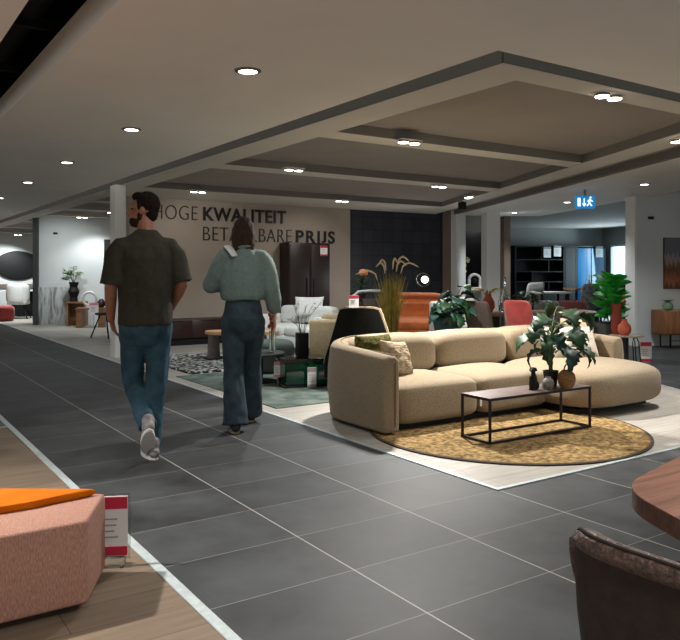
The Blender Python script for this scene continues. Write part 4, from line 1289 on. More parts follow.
# peach bloom plant on a pedestal
pd = T('pedestal', bx((0, 0, 0.4), (0.3, 0.3, 0.8), 0.01), M['darkbrownwood'], 'dark pedestal carrying the round peach bloom', 'pedestal', (6.70, 9.35, 0.004), RV)
bp_ = E('flower_plant', 'green plant with one round peach bloom beside the tall pampas grass', 'plant', (6.68, 9.36, 0.804))
O('pot', lathe(B(), [(0.06, 0), (0.08, 0.1), (0.085, 0.12), (0.07, 0.12), (0.065, 0.1)], 20), M['blackpot'], bp_)
bs, bl = B(), B()
tube(bs, [(0, 0, 0.1), (-0.01, 0, 0.3), (0.02, 0, 0.42)], 0.006, 6)
rnd = random.Random(3)
for k in range(16):
    an = k * 2.4
    leaf(bl, (0.01 * cos(an), 0.01 * sin(an), 0.12 + 0.014 * k), (cos(an), sin(an), 0.7), 0.17, 0.04, 1.1, shape='lance', rows=7)
O('stem', bs, M['stem'], bp_); thicken(O('foliage', bl, M['leaf'], bp_))
bm = B(); ell(bm, (0.025, 0, 0.455), (0.066, 0.066, 0.06), 18)
for k in range(26):
    an = k * 2.4; zz = -0.8 + 1.6 * k / 26; rr = (1 - zz * zz) ** 0.5
    ell(bm, (0.025 + 0.052 * rr * cos(an), 0.052 * rr * sin(an), 0.455 + 0.05 * zz), (0.022, 0.022, 0.018), 8)
O('bloom', bm, M['rose'], bp_)

# bentwood armchair with white curved top rail
bw = E('bentwood_chair', 'chair with curved white top rail behind the black armchair', 'chair', (6.35, 8.7, 0.004), RV + R(170))
rail = [(-0.27, 0.2, 0.62), (-0.275, 0.05, 0.80), (-0.24, -0.14, 0.95), (-0.12, -0.22, 0.985), (0.06, -0.23, 0.985), (0.2, -0.18, 0.97), (0.265, -0.05, 0.9), (0.275, 0.15, 0.66)]
O('top_rail', tube(B(), rail, 0.02, 10), M['whitefab'], bw)
O('seat', superq(B(), (0, 0, 0.44), (0.25, 0.25, 0.05), 0.5, 0.7), M['whitefab'], bw)
O('backrest', bx((0, -0.2, 0.72), (0.3, 0.03, 0.3), 0.012, 2, (R(8), 0, 0)), M['brownfab'], bw)
for sx_ in (-1, 1):
    for y in (-0.19, 0.2):
        O('leg', rod((sx_ * 0.2, y, 0.42), (sx_ * 0.24, y * 1.15, 0), 0.014), M['darkbrownwood'], bw)
    O('arm_post', rod((sx_ * 0.25, 0.15, 0.43), (sx_ * 0.272, 0.19, 0.64), 0.012), M['whitefab'], bw)

# globe lamp
lp = E('floor_lamp', 'black floor lamp with glowing globe against the dark tiled wall', 'lamp', (9.10, 10.75, 0.004), RV)
O('base', lathe(B(), [(0.14, 0), (0.14, 0.015), (0.02, 0.025)], 28), M['blackmetal'], lp)
O('pole', rod((0, 0, 0.01), (0, 0, 1.0), 0.01), M['blackmetal'], lp)
ring = [(0.13 * cos(2 * pi * k / 28), 0, 1.12 + 0.13 * sin(2 * pi * k / 28)) for k in range(29)]
O('ring', tube(B(), ring, 0.008, 8), M['blackmetal'], lp)
O('globe', ell(B(), (0.03, 0, 1.12), (0.068, 0.068, 0.068), 20), M['globe'], lp)
l = bpy.data.lights.new('globe_light', 'POINT'); l.energy = 14; l.color = (0.95, 0.97, 1.0); l.shadow_soft_size = 0.075
o = bpy.data.objects.new('globe_light', l); COL.objects.link(o); o.location = (9.12, 10.9, 1.12)

# second monstera, in a mustard planter
monstera('potted_monstera', 'dense monstera in a mustard planter behind the sofa, beside the orange loveseat', (5.70, 6.22, 0.004), 0.11, 0.60, 1.16, 0.15, 34, M['leaf'], M['goldpot'], L_=0.22, W_=0.10, seed=9, notch=0.35, droop=1.7, mleaf2=M['leafteal'], scale_low=0.25)

# ------------------------------------------------------------------ dining group behind the sofa
def dchair(name, label, n_, c_, rz, m, w=0.42, zb=0.92, tuft=False, group='dining chairs around the long table'):
    p = nc(n_, c_)
    t = E(name, label, 'chair', (p.x, p.y, 0.004), rz, group)
    def fn(q):
        q.y -= 0.34 * (q.z + 0.26)
        if tuft and q.y < 0:
            q.y += 0.012 * (sin(q.x * 42) * sin(q.z * 30))
        q.y += 0.18 * (q.x / w) ** 2 * 1.0
        return q
    O('backrest', superq(B(), (0, -0.20, 0.46 + (zb - 0.46) / 2 + 0.02), (w / 2, 0.045, (zb - 0.44) / 2), 0.3, 0.35, 48, 28, fn=fn), m, t)
    O('seat', superq(B(), (0, 0.02, 0.44), (w / 2, 0.23, 0.06), 0.4, 0.35), m, t)
    for sx_ in (-1, 1):
        for y in (-0.16, 0.2):
            O('leg', rod((sx_ * 0.15, y * 0.8, 0.40), (sx_ * 0.2, y * 1.2, 0.0), 0.012), M['blackmetal'], t)
    return t
dchair('dining_chair', 'grey-brown dining chair behind the sofa, left of the red one', 2.98, 8.24, RV - R(42), M['brownfab'], w=0.32, zb=0.91)
dchair('dining_chair', 'red velvet dining chair directly behind the beige sofa', 3.39, 8.10, RV - R(38), M['redfab'], w=0.32, zb=0.92, tuft=True)
dchair('dining_chair', 'dark teal dining chair half hidden behind the mustard planter', 2.72, 8.72, RV - R(42), M['tealfab'], w=0.32, zb=0.82)
dchair('dining_chair', 'grey patterned dining chair on the far side of the long table', 4.42, 9.85, RV + R(170), M['greyfab'], w=0.36, zb=0.82)
dchair('dining_chair', 'dark red dining chair on the far side of the long table', 4.86, 9.85, RV + R(180), M['dkredfab'], zb=0.82, w=0.44)
dt = E('dining_table', 'long wood-topped dining table behind the sofa, set with vases', 'table', nc(3.94, 9.1, 0.004), RN)
O('tabletop', bx((0, 0, 0.735), (1.6, 0.8, 0.035), 0.008), wood('grey_oak', (150, 122, 98), (116, 92, 72), 0.45, 'X', 5), dt)
for s in (-1, 1):
    O('leg', bx((s * 0.66, 0, 0.36), (0.06, 0.6, 0.716), 0.004), M['blackmetal'], dt)
ZT = 0.004 + 0.7525
p = nc(3.42, 8.95)
T('bottle_vase', lathe(B(), [(0.055, 0), (0.07, 0.02), (0.075, 0.14), (0.05, 0.22), (0.02, 0.28), (0.018, 0.42), (0.024, 0.45), (0.014, 0.45), (0.012, 0.3), (0.04, 0.2), (0.06, 0.03), (0, 0.02)], 24), M['clearglass'],
  'tall clear glass bottle vase on the long dining table', 'vase', (p.x, p.y, ZT))
p = nc(3.27, 9.12)
dv = E('dried_grass_vase', 'terracotta vase of drooping dried grass behind the red chair', 'vase', (p.x, p.y, ZT))
O('body', lathe(B(), [(0.05, 0), (0.085, 0.06), (0.08, 0.13), (0.04, 0.2), (0.045, 0.23), (0.035, 0.23), (0.03, 0.2)], 24), M['terracotta'], dv)
bl = B(); rnd = random.Random(2)
for k in range(26):
    an = rnd.uniform(0, 6.28)
    leaf(bl, (0.01 * cos(an), 0.01 * sin(an), 0.2), (cos(an) * 0.6, sin(an) * 0.6, 1), rnd.uniform(0.2, 0.34), 0.008, 1.9, shape='lance', rows=8)
thicken(O('foliage', bl, M['pampasg'], dv), 0.0015)
p = nc(3.74, 9.0)
monstera('potted_plant', 'small dark green plant in a pale blue pot on the long table', (p.x, p.y, ZT), 0.075, 0.12, 0.30, 0.12, 14, M['leaf'], M['bluepot'], L_=0.15, W_=0.035, seed=6, sh='lance', notch=0, droop=1.3, scale_low=0.1)

# fiddle leaf plant in tall dark planter
p = nc(4.60, 8.45)
ff = E('fiddle_leaf_plant', 'bright green fiddle leaf plant in a tall dark grey planter', 'potted plant', (p.x, p.y, 0.004), RN)
O('planter', bx((0, 0, 0.32), (0.3, 0.3, 0.64), 0.012), M['dkgrey'], ff); O('soil', bx((0, 0, 0.645), (0.27, 0.27, 0.02)), M['soil'], ff)
O('tag', bx((0.0, -0.154, 0.55), (0.07, 0.004, 0.04)), M['paper'], ff, False, label='small white plant tag')
bs, bl = B(), B(); rnd = random.Random(8)
for k in range(3):
    tube(bs, [(0.04 * (k - 1), 0, 0.62), (0.05 * (k - 1), 0.01, 0.9), (0.07 * (k - 1), 0, 1.1)], 0.009, 7)
for k in range(34):
    an = 2.4 * k; zz = 0.68 + 0.5 * k / 34
    leaf(bl, (0.05 * cos(an), 0.05 * sin(an), zz), (cos(an), sin(an), 0.55 + 0.5 * k / 34), rnd.uniform(0.17, 0.23), rnd.uniform(0.08, 0.105), rnd.uniform(0.3, 0.9), rows=9, tw=rnd.uniform(-0.5, 0.5), fold=0.2)
O('stem', bs, M['stem'], ff); thicken(O('foliage', bl, M['leafbright'], ff))

# round side table and terracotta vases
sd = E('side_table', 'round side table with bent black legs beside the chaise end', 'side table', (7.70, 5.37, 0.004))
O('tabletop', lathe(B(), [(0.19, 0), (0.2, 0.006), (0.2, 0.016), (0.19, 0.022), (0, 0.022)], 36, (0, 0, 0.50)), wood('ash_top', (176, 156, 136), (146, 126, 108), 0.5, 'X', 5), sd)
for k in range(3):
    an = 0.3 + k * 2 * pi / 3; dx, dy = cos(an), sin(an); tx, ty = -sin(an), cos(an)
    pts = [(0.19 * dx + 0.06 * tx, 0.19 * dy + 0.06 * ty, 0), (0.14 * dx + 0.045 * tx, 0.14 * dy + 0.045 * ty, 0.44), (0.13 * dx + 0.025 * tx, 0.13 * dy + 0.025 * ty, 0.49),
           (0.13 * dx - 0.025 * tx, 0.13 * dy - 0.025 * ty, 0.49), (0.14 * dx - 0.045 * tx, 0.14 * dy - 0.045 * ty, 0.44), (0.19 * dx - 0.06 * tx, 0.19 * dy - 0.06 * ty, 0)]
    O('leg', tube(B(), pts, 0.007, 8), M['blackmetal'], sd)
T('terracotta_vase', lathe(B(), [(0.042, 0), (0.07, 0.035), (0.078, 0.075), (0.068, 0.118), (0.038, 0.15), (0.028, 0.17), (0.033, 0.188), (0.025, 0.188), (0.02, 0.165), (0, 0.155)], 30), M['terracotta'],
  'round-bellied orange terracotta vase on the side table', 'vase', (7.60, 5.335, 0.526))
T('terracotta_vase', lathe(B(), [(0.045, 0), (0.06, 0.05), (0.062, 0.2), (0.05, 0.26), (0.06, 0.33), (0.064, 0.36), (0.052, 0.36), (0.045, 0.27), (0, 0.25)], 26), M['terradark'],
  'taller dark red terracotta vase behind the round-bellied one', 'vase', (7.675, 5.50, 0.526))
price_card(7.885, 5.245, 0.2, 0.135, 0.24, 'pink and white price card in front of the round side table', RV, M['redprint'], stand=0.19, group=None)

# ------------------------------------------------------------------ right-hand wall: sideboard, picture
sb = E('sideboard', 'oak sideboard on black legs against the white wall', 'sideboard', nc(7.92, 11.5, 0.0), RN)
O('carcass', bx((0, 0, 0.42), (1.66, 0.4, 0.40), 0.02, 3), M['midoak'], sb)
O('top', bx((0, 0, 0.622), (1.66, 0.4, 0.012), 0.004), M['paleoak'], sb)
for k in range(3):
    d_ = O('door', bx((-0.54 + 0.54 * k, -0.203, 0.42), (0.53, 0.012, 0.36), 0.003), M['midoak'], sb)
    O('handle', bx((-0.30 + 0.54 * k, -0.213, 0.5), (0.012, 0.012, 0.12)), M['black'], d_)
for x in (-0.68, -0.5, 0.68, 0.5):
    for y in (-0.15, 0.15):
        O('leg', rod((x, y, 0.22), (x, y, 0), 0.012), M['blackmetal'], sb)
O('stretcher', bx((0, -0.15, 0.12), (1.36, 0.012, 0.012)), M['blackmetal'], sb)
cvp = nc(7.23, 11.42)
cv = E('cactus_vase', 'pale green pineapple-shaped ceramic vase on the oak sideboard', 'vase', (cvp.x, cvp.y, 0.628))
O('body', lathe(B(), [(0.05, 0), (0.085, 0.03), (0.09, 0.08), (0.07, 0.12), (0.045, 0.135), (0.0, 0.135)], 24), M['green_cer'], cv)
bl = B()
for k in range(9):
    an = k * 2 * pi / 9
    leaf(bl, (0.02 * cos(an), 0.02 * sin(an), 0.13), (cos(an), sin(an), 1.1), 0.10, 0.025, 0.9, shape='lance', rows=6)
thicken(O('crown', bl, M['green_cer'], cv), 0.006)
pp = nc(7.92, 11.728, 0.98)
pt = E('wall_picture', 'landscape print of russet reeds under a grey sky on the white wall', 'picture', pp, RN)
O('canvas', bx((0, 0, 0.44), (1.12, 0.03, 0.87)), M['painting'], pt, False)
O('edge', bx((0, 0.006, 0.44), (1.135, 0.022, 0.885)), M['darkwall'], pt, False)
# black chair with terracotta cushion at the wall end
tcp = nc(7.35, 12.7, 0)
lounge('armchair', 'black low armchair by the white wall end, holding a terracotta cushion', tcp, RN + R(10), 0.6, 0.6, 0.42, 0.72, 0.5, M['black'], 'armchair', ncush=1)
q = nc(7.33, 12.66, 0.49)
put_pillow(0.42, 0.4, 0.14, M['terracotta'], 'terracotta cushion standing on the black armchair', q, RN, R(-14), group=None)

# ------------------------------------------------------------------ far right room
bk = E('bookcase', 'tall black bookcase on the far wall of the dim room', 'bookcase', nc(9.56, 22.15, 0), RN)
bw_, bh_ = 1.6, 2.1
bm = B()
for x in (-bw_ / 2, bw_ / 2):
    box(bm, (x, 0, bh_ / 2), (0.04, 0.42, bh_))
box(bm, (0, 0, bh_ - 0.02), (bw_, 0.42, 0.04)); box(bm, (0, 0, 0.04), (bw_, 0.42, 0.08))
O('carcass', bm, M['bookcase'], bk, False)
O('back_panel', bx((0, 0.2, bh_ / 2), (bw_, 0.01, bh_)), M['bookcaseback'], bk, False)
for z in (0.62, 0.96, 1.28, 1.66):
    O('shelf', bx((0, 0.0, z), (bw_ - 0.05, 0.38, 0.025)), M['bookcase'], bk, False)
for x, z0, z1 in ((-0.25, 0.96, 1.28), (0.3, 1.28, 1.66), (0.3, 0.62, 0.96), (0.05, 1.66, 2.06)):
    O('divider', bx((x, 0.0, (z0 + z1) / 2), (0.022, 0.38, z1 - z0)), M['bookcase'], bk, False)
for s in (-1, 1):
    d_ = O('door', bx((s * 0.39, -0.2, 0.35), (0.76, 0.02, 0.52), 0.003), M['bookcase'], bk, False)
    O('handle', bx((s * 0.04, -0.214, 0.4), (0.014, 0.012, 0.14)), M['trimring'], d_, False)
cb = E('display_cabinet', 'dark display cabinet with window reflection coloured blue into its glass doors', 'cabinet', nc(11.08, 22.15, 0), RN)
bm = B()
for x in (-0.66, -0.3, 0.66):
    box(bm, (x, 0, 1.05), (0.04, 0.42, 2.1))
box(bm, (0, 0, 2.08), (1.34, 0.42, 0.04)); box(bm, (0, 0, 0.05), (1.34, 0.42, 0.1)); box(bm, (-0.48, -0.19, 1.05), (0.34, 0.02, 2.0))
O('carcass', bm, M['bookcase'], cb, False)
O('back_panel', bx((0, 0.2, 1.05), (1.32, 0.01, 2.1)), M['bookcaseback'], cb, False)
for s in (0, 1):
    d_ = O('door', bx((-0.04 + 0.47 * s, -0.19, 1.06), (0.44, 0.014, 1.92)), M['reflectglass'], cb, False, label='glass door with painted blue reflection')
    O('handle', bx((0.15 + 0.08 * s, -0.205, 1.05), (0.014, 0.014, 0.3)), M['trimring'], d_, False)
for n_, z_, lab in ((9.78, 1.72, 'white price card hung on the black bookcase, the wider one'), (10.12, 1.76, 'white price card hung at the right edge of the black bookcase'), (11.52, 1.74, 'white price card hung on the display cabinet by the far window')):
    q = nc(n_, 21.9)
    price_card(q.x, q.y, z_, 0.24, 0.34, lab, RN, M['greyprint'], foot=False, group='cards on the far cabinets')

def high_table(label, loc, rz, w, d, h, mt, ml, cat='table'):
    t = E('high_table', label, cat, loc, rz)
    O('tabletop', bx((0, 0, h - 0.02), (w, d, 0.04), 0.006), mt, t)
    for sx_ in (-1, 1):
        for sy_ in (-1, 1):
            O('leg', bx((sx_ * (w / 2 - 0.05), sy_ * (d / 2 - 0.05), (h - 0.04) / 2), (0.04, 0.04, h - 0.04)), ml, t)
    return t
high_table('white-topped table with dark legs in the dim far room', nc(6.9, 15.3, 0), RN, 0.7, 0.6, 0.84, M['whitefab'], M['black'])
high_table('brown wooden table right of the white-topped one in the far room', nc(7.75, 15.2, 0), RN, 0.92, 0.6, 0.92, M['bench'], M['darkbrownwood'])
q = nc(6.95, 15.6)
for k, (n_, c_, rz, m, lab) in enumerate(((6.75, 16.1, 0.1, M['whitefab'], 'pale chair behind the white-topped far table'), (7.35, 14.6, 0.0, M['greyfab'], 'grey chair between the two far tables'), (8.05, 14.6, -0.1, M['brownfab'], 'dark brown chair before the brown far table'))):
    dchair('dining_chair', lab, n_, c_, RN + rz, m, zb=1.0, group='chairs in the dim far room')
q = nc(7.72, 15.15)
T('bottle', lathe(B(), [(0.035, 0), (0.035, 0.12), (0.014, 0.16), (0.014, 0.2)], 18), M['stone'], 'small pale bottle on the brown far table', 'bottle', (q.x, q.y, 0.92))
q = nc(7.5, 14.88); price_card(q.x, q.y, 0.62, 0.18, 0.26, 'white card on the left side of the brown far table', RN, M['greyprint'], foot=False, stand=0.1, group=None)
q = nc(8.1, 14.88); price_card(q.x, q.y, 0.62, 0.18, 0.26, 'white card on the right side of the brown far table', RN, M['pinkprint'], foot=False, stand=0.1, group=None)

# dark niche: arch lamp and dried twigs
q = nc(5.5, 16.25, 0.9)
al = E('table_lamp', 'white arched table lamp on the sill of the dark niche', 'lamp', q, RN)
arch = [(-0.13, 0, 0.0)] + [(-0.13 + 0.13 * (1 - cos(pi * k / 10)), 0, 0.2 + 0.11 * sin(pi * k / 10)) for k in range(11)] + [(0.13, 0, 0.0)]
O('arch', tube(B(), arch, 0.035, 10), M['whitefab'], al); O('base', bx((0, 0, 0.012), (0.36, 0.14, 0.024), 0.005), M['whitefab'], al)
O('globe', ell(B(), (0.0, 0, 0.17), (0.06, 0.06, 0.06), 16), M['black'], al)
q = nc(5.27, 16.27, 0.9)
tw_v = E('twig_vase', 'black vase of dried brown twigs on the niche sill', 'vase', q)
O('body', lathe(B(), [(0.04, 0), (0.06, 0.05), (0.04, 0.16), (0.03, 0.2)], 18), M['black'], tw_v)
bs = B(); bf = B(); rnd = random.Random(4)
for k in range(8):
    an = rnd.uniform(0, 6.28); r1 = rnd.uniform(0.02, 0.08); h = rnd.uniform(0.45, 0.75)
    e = V((r1 * cos(an), r1 * sin(an), h)); tube(bs, [(0, 0, 0.18), (e.x * 0.4, e.y * 0.4, h * 0.6), e], 0.005, 5)
    for j in range(4):
        ell(bf, e + V((rnd.uniform(-.03, .03), rnd.uniform(-.03, .03), rnd.uniform(-.12, .02))), (0.02, 0.02, 0.02), 8)
O('twig', bs, M['twig'], tw_v); O('blossom', bf, M['pampasp'], tw_v)

# ------------------------------------------------------------------ left partition group
q = nc(-4.22, 18.46, 0.004)
T('marble_panel', bx((0, 0, 0.45), (0.72, 0.03, 0.9), 0.004), M['marble'], 'veined grey marble slab standing at the foot of the white partition', 'panel', q, RN)
q = nc(-3.62, 18.1, 0.004)
cs = E('console', 'square oak console block below the white partition', 'console', q, RN)
O('top', bx((0, 0, 0.55), (0.42, 0.4, 0.04), 0.005), M['bench'], cs)
for s in (-1, 1):
    O('side_panel', bx((s * 0.19, 0, 0.265), (0.04, 0.38, 0.53)), M['bench'], cs)
O('back_panel', bx((0, 0.12, 0.265), (0.34, 0.02, 0.53)), M['bench'], cs)
q = nc(-3.68, 18.02, 0.574)
fv = E('faceted_vase', 'black faceted hourglass vase holding pale green branches', 'vase', q)
O('body', lathe(B(), [(0.1, 0), (0.08, 0.1), (0.12, 0.2), (0.13, 0.24), (0.085, 0.34), (0.12, 0.46), (0.1, 0.46), (0.07, 0.34)], 8), M['black'], fv, False)
bs, bl = B(), B(); rnd = random.Random(12)
for k in range(9):
    an = rnd.uniform(0, 6.28); r1 = rnd.uniform(0.1, 0.33); h = rnd.uniform(0.55, 0.9)
    e = V((r1 * cos(an), r1 * sin(an), h)); tube(bs, [(0, 0, 0.4), (e.x * 0.4, e.y * 0.4, 0.4 + (h - .4) * .7), e], 0.005, 5)
    for j in range(9):
        a2 = rnd.uniform(0, 6.28)
        leaf(bl, V((0, 0, 0.42)).lerp(e, rnd.uniform(0.55, 1.0)), (cos(a2), sin(a2), 0.3), 0.11, 0.04, 0.7, rows=5)
O('branch', bs, M['twig'], fv); thicken(O('foliage', bl, M['leafpale'], fv), 0.003)
q = nc(-3.2, 17.55, 0.004)
bn = E('bench', 'low oak bench in front of the oak console', 'bench', q, RN)
O('top', bx((0, 0, 0.43), (0.62, 0.4, 0.04), 0.005), M['bench'], bn)
for s in (-1, 1):
    O('leg', bx((s * 0.24, 0, 0.205), (0.12, 0.36, 0.41)), M['bench'], bn)
q = nc(-3.25, 17.6, 0.454)
pl_ = E('ring_ornament', 'pale round ring ornament standing on the low bench', 'ornament', q, RN)
ring = [(0.15 * cos(2 * pi * k / 28), 0, 0.2 + 0.15 * sin(2 * pi * k / 28)) for k in range(29)]
O('ring', tube(B(), ring, 0.03, 10), M['stone'], pl_); O('foot', bx((0, 0, 0.012), (0.16, 0.09, 0.024), 0.004), M['stone'], pl_)
q = nc(-2.97, 17.5, 0.454)
T('round_vase', lathe(B(), [(0.05, 0), (0.1, 0.05), (0.1, 0.12), (0.05, 0.18), (0.04, 0.2), (0.03, 0.2)], 22), M['darkbrownwood'], 'round dark brown vase at the right end of the low bench', 'vase', q)
q = nc(-3.08, 17.2); price_card(q.x, q.y, 0.3, 0.2, 0.28, 'pink-headed price card before the low bench', RN, M['pinkprint'], foot=False, stand=0.29, group=None)
q = nc(-2.86, 18.482, 1.46)
T('wall_picture', bx((0, 0, 0.3), (0.42, 0.03, 0.6)), M['black'], 'black picture on the white partition, beside the walking man', 'picture', q, RN, smooth=False)
st = E('tripod_stool', 'black stool on splayed legs left of the walking man', 'stool', (4.13, 14.3, 0.004), RV)
O('seat', lathe(B(), [(0.17, 0.44), (0.19, 0.45), (0.19, 0.48), (0.0, 0.49)], 28), M['brownfab'], st)
for k in range(3):
    an = pi + k * 2 * pi / 3
    O('leg', rod((0.1 * cos(an), 0.1 * sin(an), 0.44), (0.28 * cos(an), 0.28 * sin(an), 0), 0.014), M['black'], st)
# far left dining room
dtl = E('dining_table', 'pale table in the far left room among white chairs', 'table', (4.3, 22.6, 0.004), R(10))
O('tabletop', bx((0, 0, 0.74), (2.2, 0.95, 0.04), 0.01), M['stone'], dtl); O('pedestal', bx((0, 0, 0.36), (0.7, 0.4, 0.72), 0.01), M['black'], dtl)
def tubchair(label, loc, rz, m):
    t = E('tub_chair', label, 'chair', loc, rz, 'white chairs in the far left room')
    O('shell', superq(B(), (0, -0.2, 0.68), (0.3, 0.08, 0.27), 0.4, 0.5, fn=lambda p: V((p.x, p.y + 1.6 * p.x * p.x, p.z))), m, t)
    O('seat', superq(B(), (0, 0.02, 0.45), (0.27, 0.25, 0.07), 0.4, 0.5), m, t)
    for sx_ in (-1, 1):
        for y in (-0.15, 0.2):
            O('leg', rod((sx_ * 0.12, y * .6, 0.42), (sx_ * 0.27, y * 1.3, 0), 0.016), M['black'], t)
    return t
tubchair('white tub chair nearest the partition in the far left room', (3.86, 21.45, 0.004), RV + R(10), M['whitefab'])
tubchair('white tub chair at the left edge, beside the far pale table', (3.05, 21.75, 0.004), RV + R(20), M['creamfab'])
tubchair('white tub chair half hidden behind the dark partition end', (4.75, 21.4, 0.004), RV, M['whitefab'])
T('pouf', superq(B(), (0, 0, 0.2), (0.25, 0.25, 0.2), 0.4, 0.9), M['redfab'], 'red pouf on the floor at the far left edge', 'pouf', (3.36, 20.6, 0.004))
T('wall_panel', ell(B(), (0, 0, 0), (0.78, 0.025, 0.52), 36), M['black'], 'black oval wall panel in the far left room', 'wall panel', (5.05, 28.16, 1.5))
# small wall sensors
for q, lab in ((nc(-4.2, 18.48, 2.2), 'tiny dark sensor high on the white partition'), (nc(7.12, 11.735, 2.2), 'tiny dark sensor high on the wall above the sideboard')):
    s_ = E('wall_sensor', lab, 'sensor', q, RN)
    O('body', bx((0, 0, 0), (0.1, 0.03, 0.05), 0.006), M['darkwall'], s_); O('eye', bx((0, -0.018, 0), (0.03, 0.008, 0.03)), M['black'], s_)

# ------------------------------------------------------------------ people
def hand(bm, w, d, palm, thumb, L_=0.185, curl=0.5):
    """w wrist point, d direction of the fingers, palm = direction the palm faces, thumb = side of the thumb"""
    w, d, palm, thumb = V(w), V(d).normalized(), V(palm), V(thumb)
    palm = (palm - d * palm.dot(d)).normalized(); thumb = (thumb - d * thumb.dot(d) - palm * thumb.dot(palm)).normalized()
    pl = L_ * 0.52
    loft(bm, [w - d * 0.02, w + d * pl * 0.45, w + d * pl], [(0.026, 0.020), (0.038, 0.015), (0.040, 0.013)], ref=thumb, n=12)
    for k, (o, ln) in enumerate(((0.030, 0.44), (0.010, 0.50), (-0.010, 0.46), (-0.029, 0.36))):
        p = w + d * (pl * 0.92) + thumb * o
        dd = d.copy(); pts = [p]
        for j, f in enumerate((0.45, 0.32, 0.23)):
            dd = (dd + palm * curl * (0.35 + 0.25 * j)).normalized()
            p = p + dd * L_ * ln * f * 1.02; pts.append(p)
        loft(bm, pts, [0.0088, 0.0084, 0.0078, 0.0068], ref=thumb, n=8)
    p = w + d * pl * 0.30 + thumb * 0.028
    q = p + (thumb * 0.7 + d * 0.8 + palm * 0.25).normalized() * L_ * 0.2
    r = q + (d * 0.9 + thumb * 0.15 + palm * 0.5).normalized() * L_ * 0.16
    loft(bm, [p, q, r], [0.012, 0.0105, 0.0085], ref=palm, n=8)

def head(bm, M_, s=0.92):
    """head at the origin of M_, facing local +y"""
    K = M_ @ Matrix.Scale(s, 4)
    ell(bm, (0, -0.012, 0.03), (0.077, 0.097, 0.102), 22, mtx=K)
    ell(bm, (0, 0.028, -0.045), (0.06, 0.068, 0.086), 20, mtx=K)
    ell(bm, (0, 0.066, -0.10), (0.03, 0.026, 0.024), 14, mtx=K)
    ell(bm, (0, 0.086, -0.066), (0.024, 0.013, 0.009), 12, mtx=K)
    ell(bm, (0, 0.085, -0.081), (0.021, 0.013, 0.008), 12, mtx=K)
    ell(bm, (0, 0.077, 0.034), (0.05, 0.016, 0.012), 14, mtx=K)
    t = bmesh.new()
    loft(t, [(0, 0.085, 0.018), (0, 0.104, -0.014), (0, 0.113, -0.034)], [0.009, 0.012, 0.016], n=10); merge(bm, t, K)
    for x in (-1, 1):
        ell(bm, (x * 0.077, -0.006, -0.006), (0.012, 0.02, 0.031), 12, rot=(0.15, 0, 0), mtx=K)
        ell(bm, (x * 0.047, 0.05, -0.02), (0.022, 0.022, 0.022), 10, mtx=K)
    return K

def shoe(ankle, d, heel_up=0.0, L_=0.29, m=None):
    """shoe with toe along d; heel_up pitches the foot"""
    d = V(d); d.z = 0; d.normalize()
    ang = math.atan2(-d.x, d.y)
    X = Matrix.Translation(V(ankle)) @ Matrix.Rotation(ang, 4, 'Z') @ Matrix.Rotation(-heel_up, 4, 'X')
    up, so = bmesh.new(), bmesh.new()
    z = -0.085
    loft(up, [(0, -0.075, z + 0.045), (0, -0.02, z + 0.055), (0, 0.06, z + 0.05), (0, 0.13, z + 0.036), (0, 0.178, z + 0.03)], [(0.036, 0.036), (0.041, 0.046), (0.044, 0.04), (0.045, 0.028), (0.036, 0.02)], ref=(1, 0, 0), n=16)
    loft(up, [(0, -0.03, z + 0.06), (0, -0.035, z + 0.115)], [(0.042, 0.05), (0.045, 0.052)], ref=(1, 0, 0), n=14)
    bmesh.ops.transform(up, matrix=X, verts=up.verts[:])
    n = 28; pts = []
    for k in range(n):
        a = 2 * pi * k / n
        pts.append((0.047 * cos(a) * (1 + 0.12 * sin(a)), 0.055 + 0.155 * sin(a)))
    poly(so, pts, z - 0.001, z + 0.028)
    bmesh.ops.bevel(so, geom=so.edges[:], offset=0.006, segments=2, affect='EDGES')
    bmesh.ops.transform(so, matrix=X, verts=so.verts[:])
    return up, so

# --- man, walking away, head turned left
mn = E('person', 'man in charcoal t-shirt and blue jeans walking away, head turned left', 'person', (1.70, 4.93, 0.0), R(-12))
sh_l, sh_r = V((-0.185, -0.005, 1.445)), V((0.185, -0.005, 1.445))
el_l, el_r = V((-0.232, -0.015, 1.165)), V((0.240, -0.035, 1.185))
wr_l, wr_r = V((-0.222, 0.09, 0.945)), V((0.175, 0.13, 0.99))
hip_l, hip_r = V((-0.092, 0, 0.93)), V((0.092, 0, 0.93))
kn_r, an_r = V((0.068, 0.02, 0.50)), V((0.035, -0.03, 0.088))
kn_l, an_l = V((-0.085, 0.10, 0.505)), V((0.055, -0.17, 0.205))
kn_l = V((-0.07, 0.13, 0.515)); an_l = V((-0.005, -0.145, 0.235))
b = B()
loft(b, [(0, 0, 0.86), (0, 0, 0.98), (0, 0.0, 1.12), (0, 0.005, 1.28), (0, 0, 1.40), (0, -0.01, 1.47), (0, -0.012, 1.52)],
     [(0.155, 0.11), (0.158, 0.105), (0.15, 0.10), (0.168, 0.112), (0.182, 0.112), (0.15, 0.085), (0.075, 0.062)], n=20)
loft(b, [(0, -0.012, 1.49), (-0.003, 0.0, 1.57), (-0.006, 0.012, 1.64)], [(0.066, 0.064), (0.056, 0.058), (0.054, 0.058)], n=16)
for a_, e_, w_ in ((sh_l, el_l, wr_l), (sh_r, el_r, wr_r)):
    loft(b, [a_ + V((-0.25 * a_.x, 0, -0.03)), a_.lerp(e_, 0.3) + V((-0.03 * a_.x, 0, 0)), e_], [0.05, 0.05, 0.042], n=14)
    loft(b, [e_, e_.lerp(w_, 0.35), w_], [0.042, 0.041, 0.027], n=14)
hand(b, wr_l, (0.25, 0.5, -0.8), (0.8, 0.2, 0.2), (0.1, 0.9, 0.4))
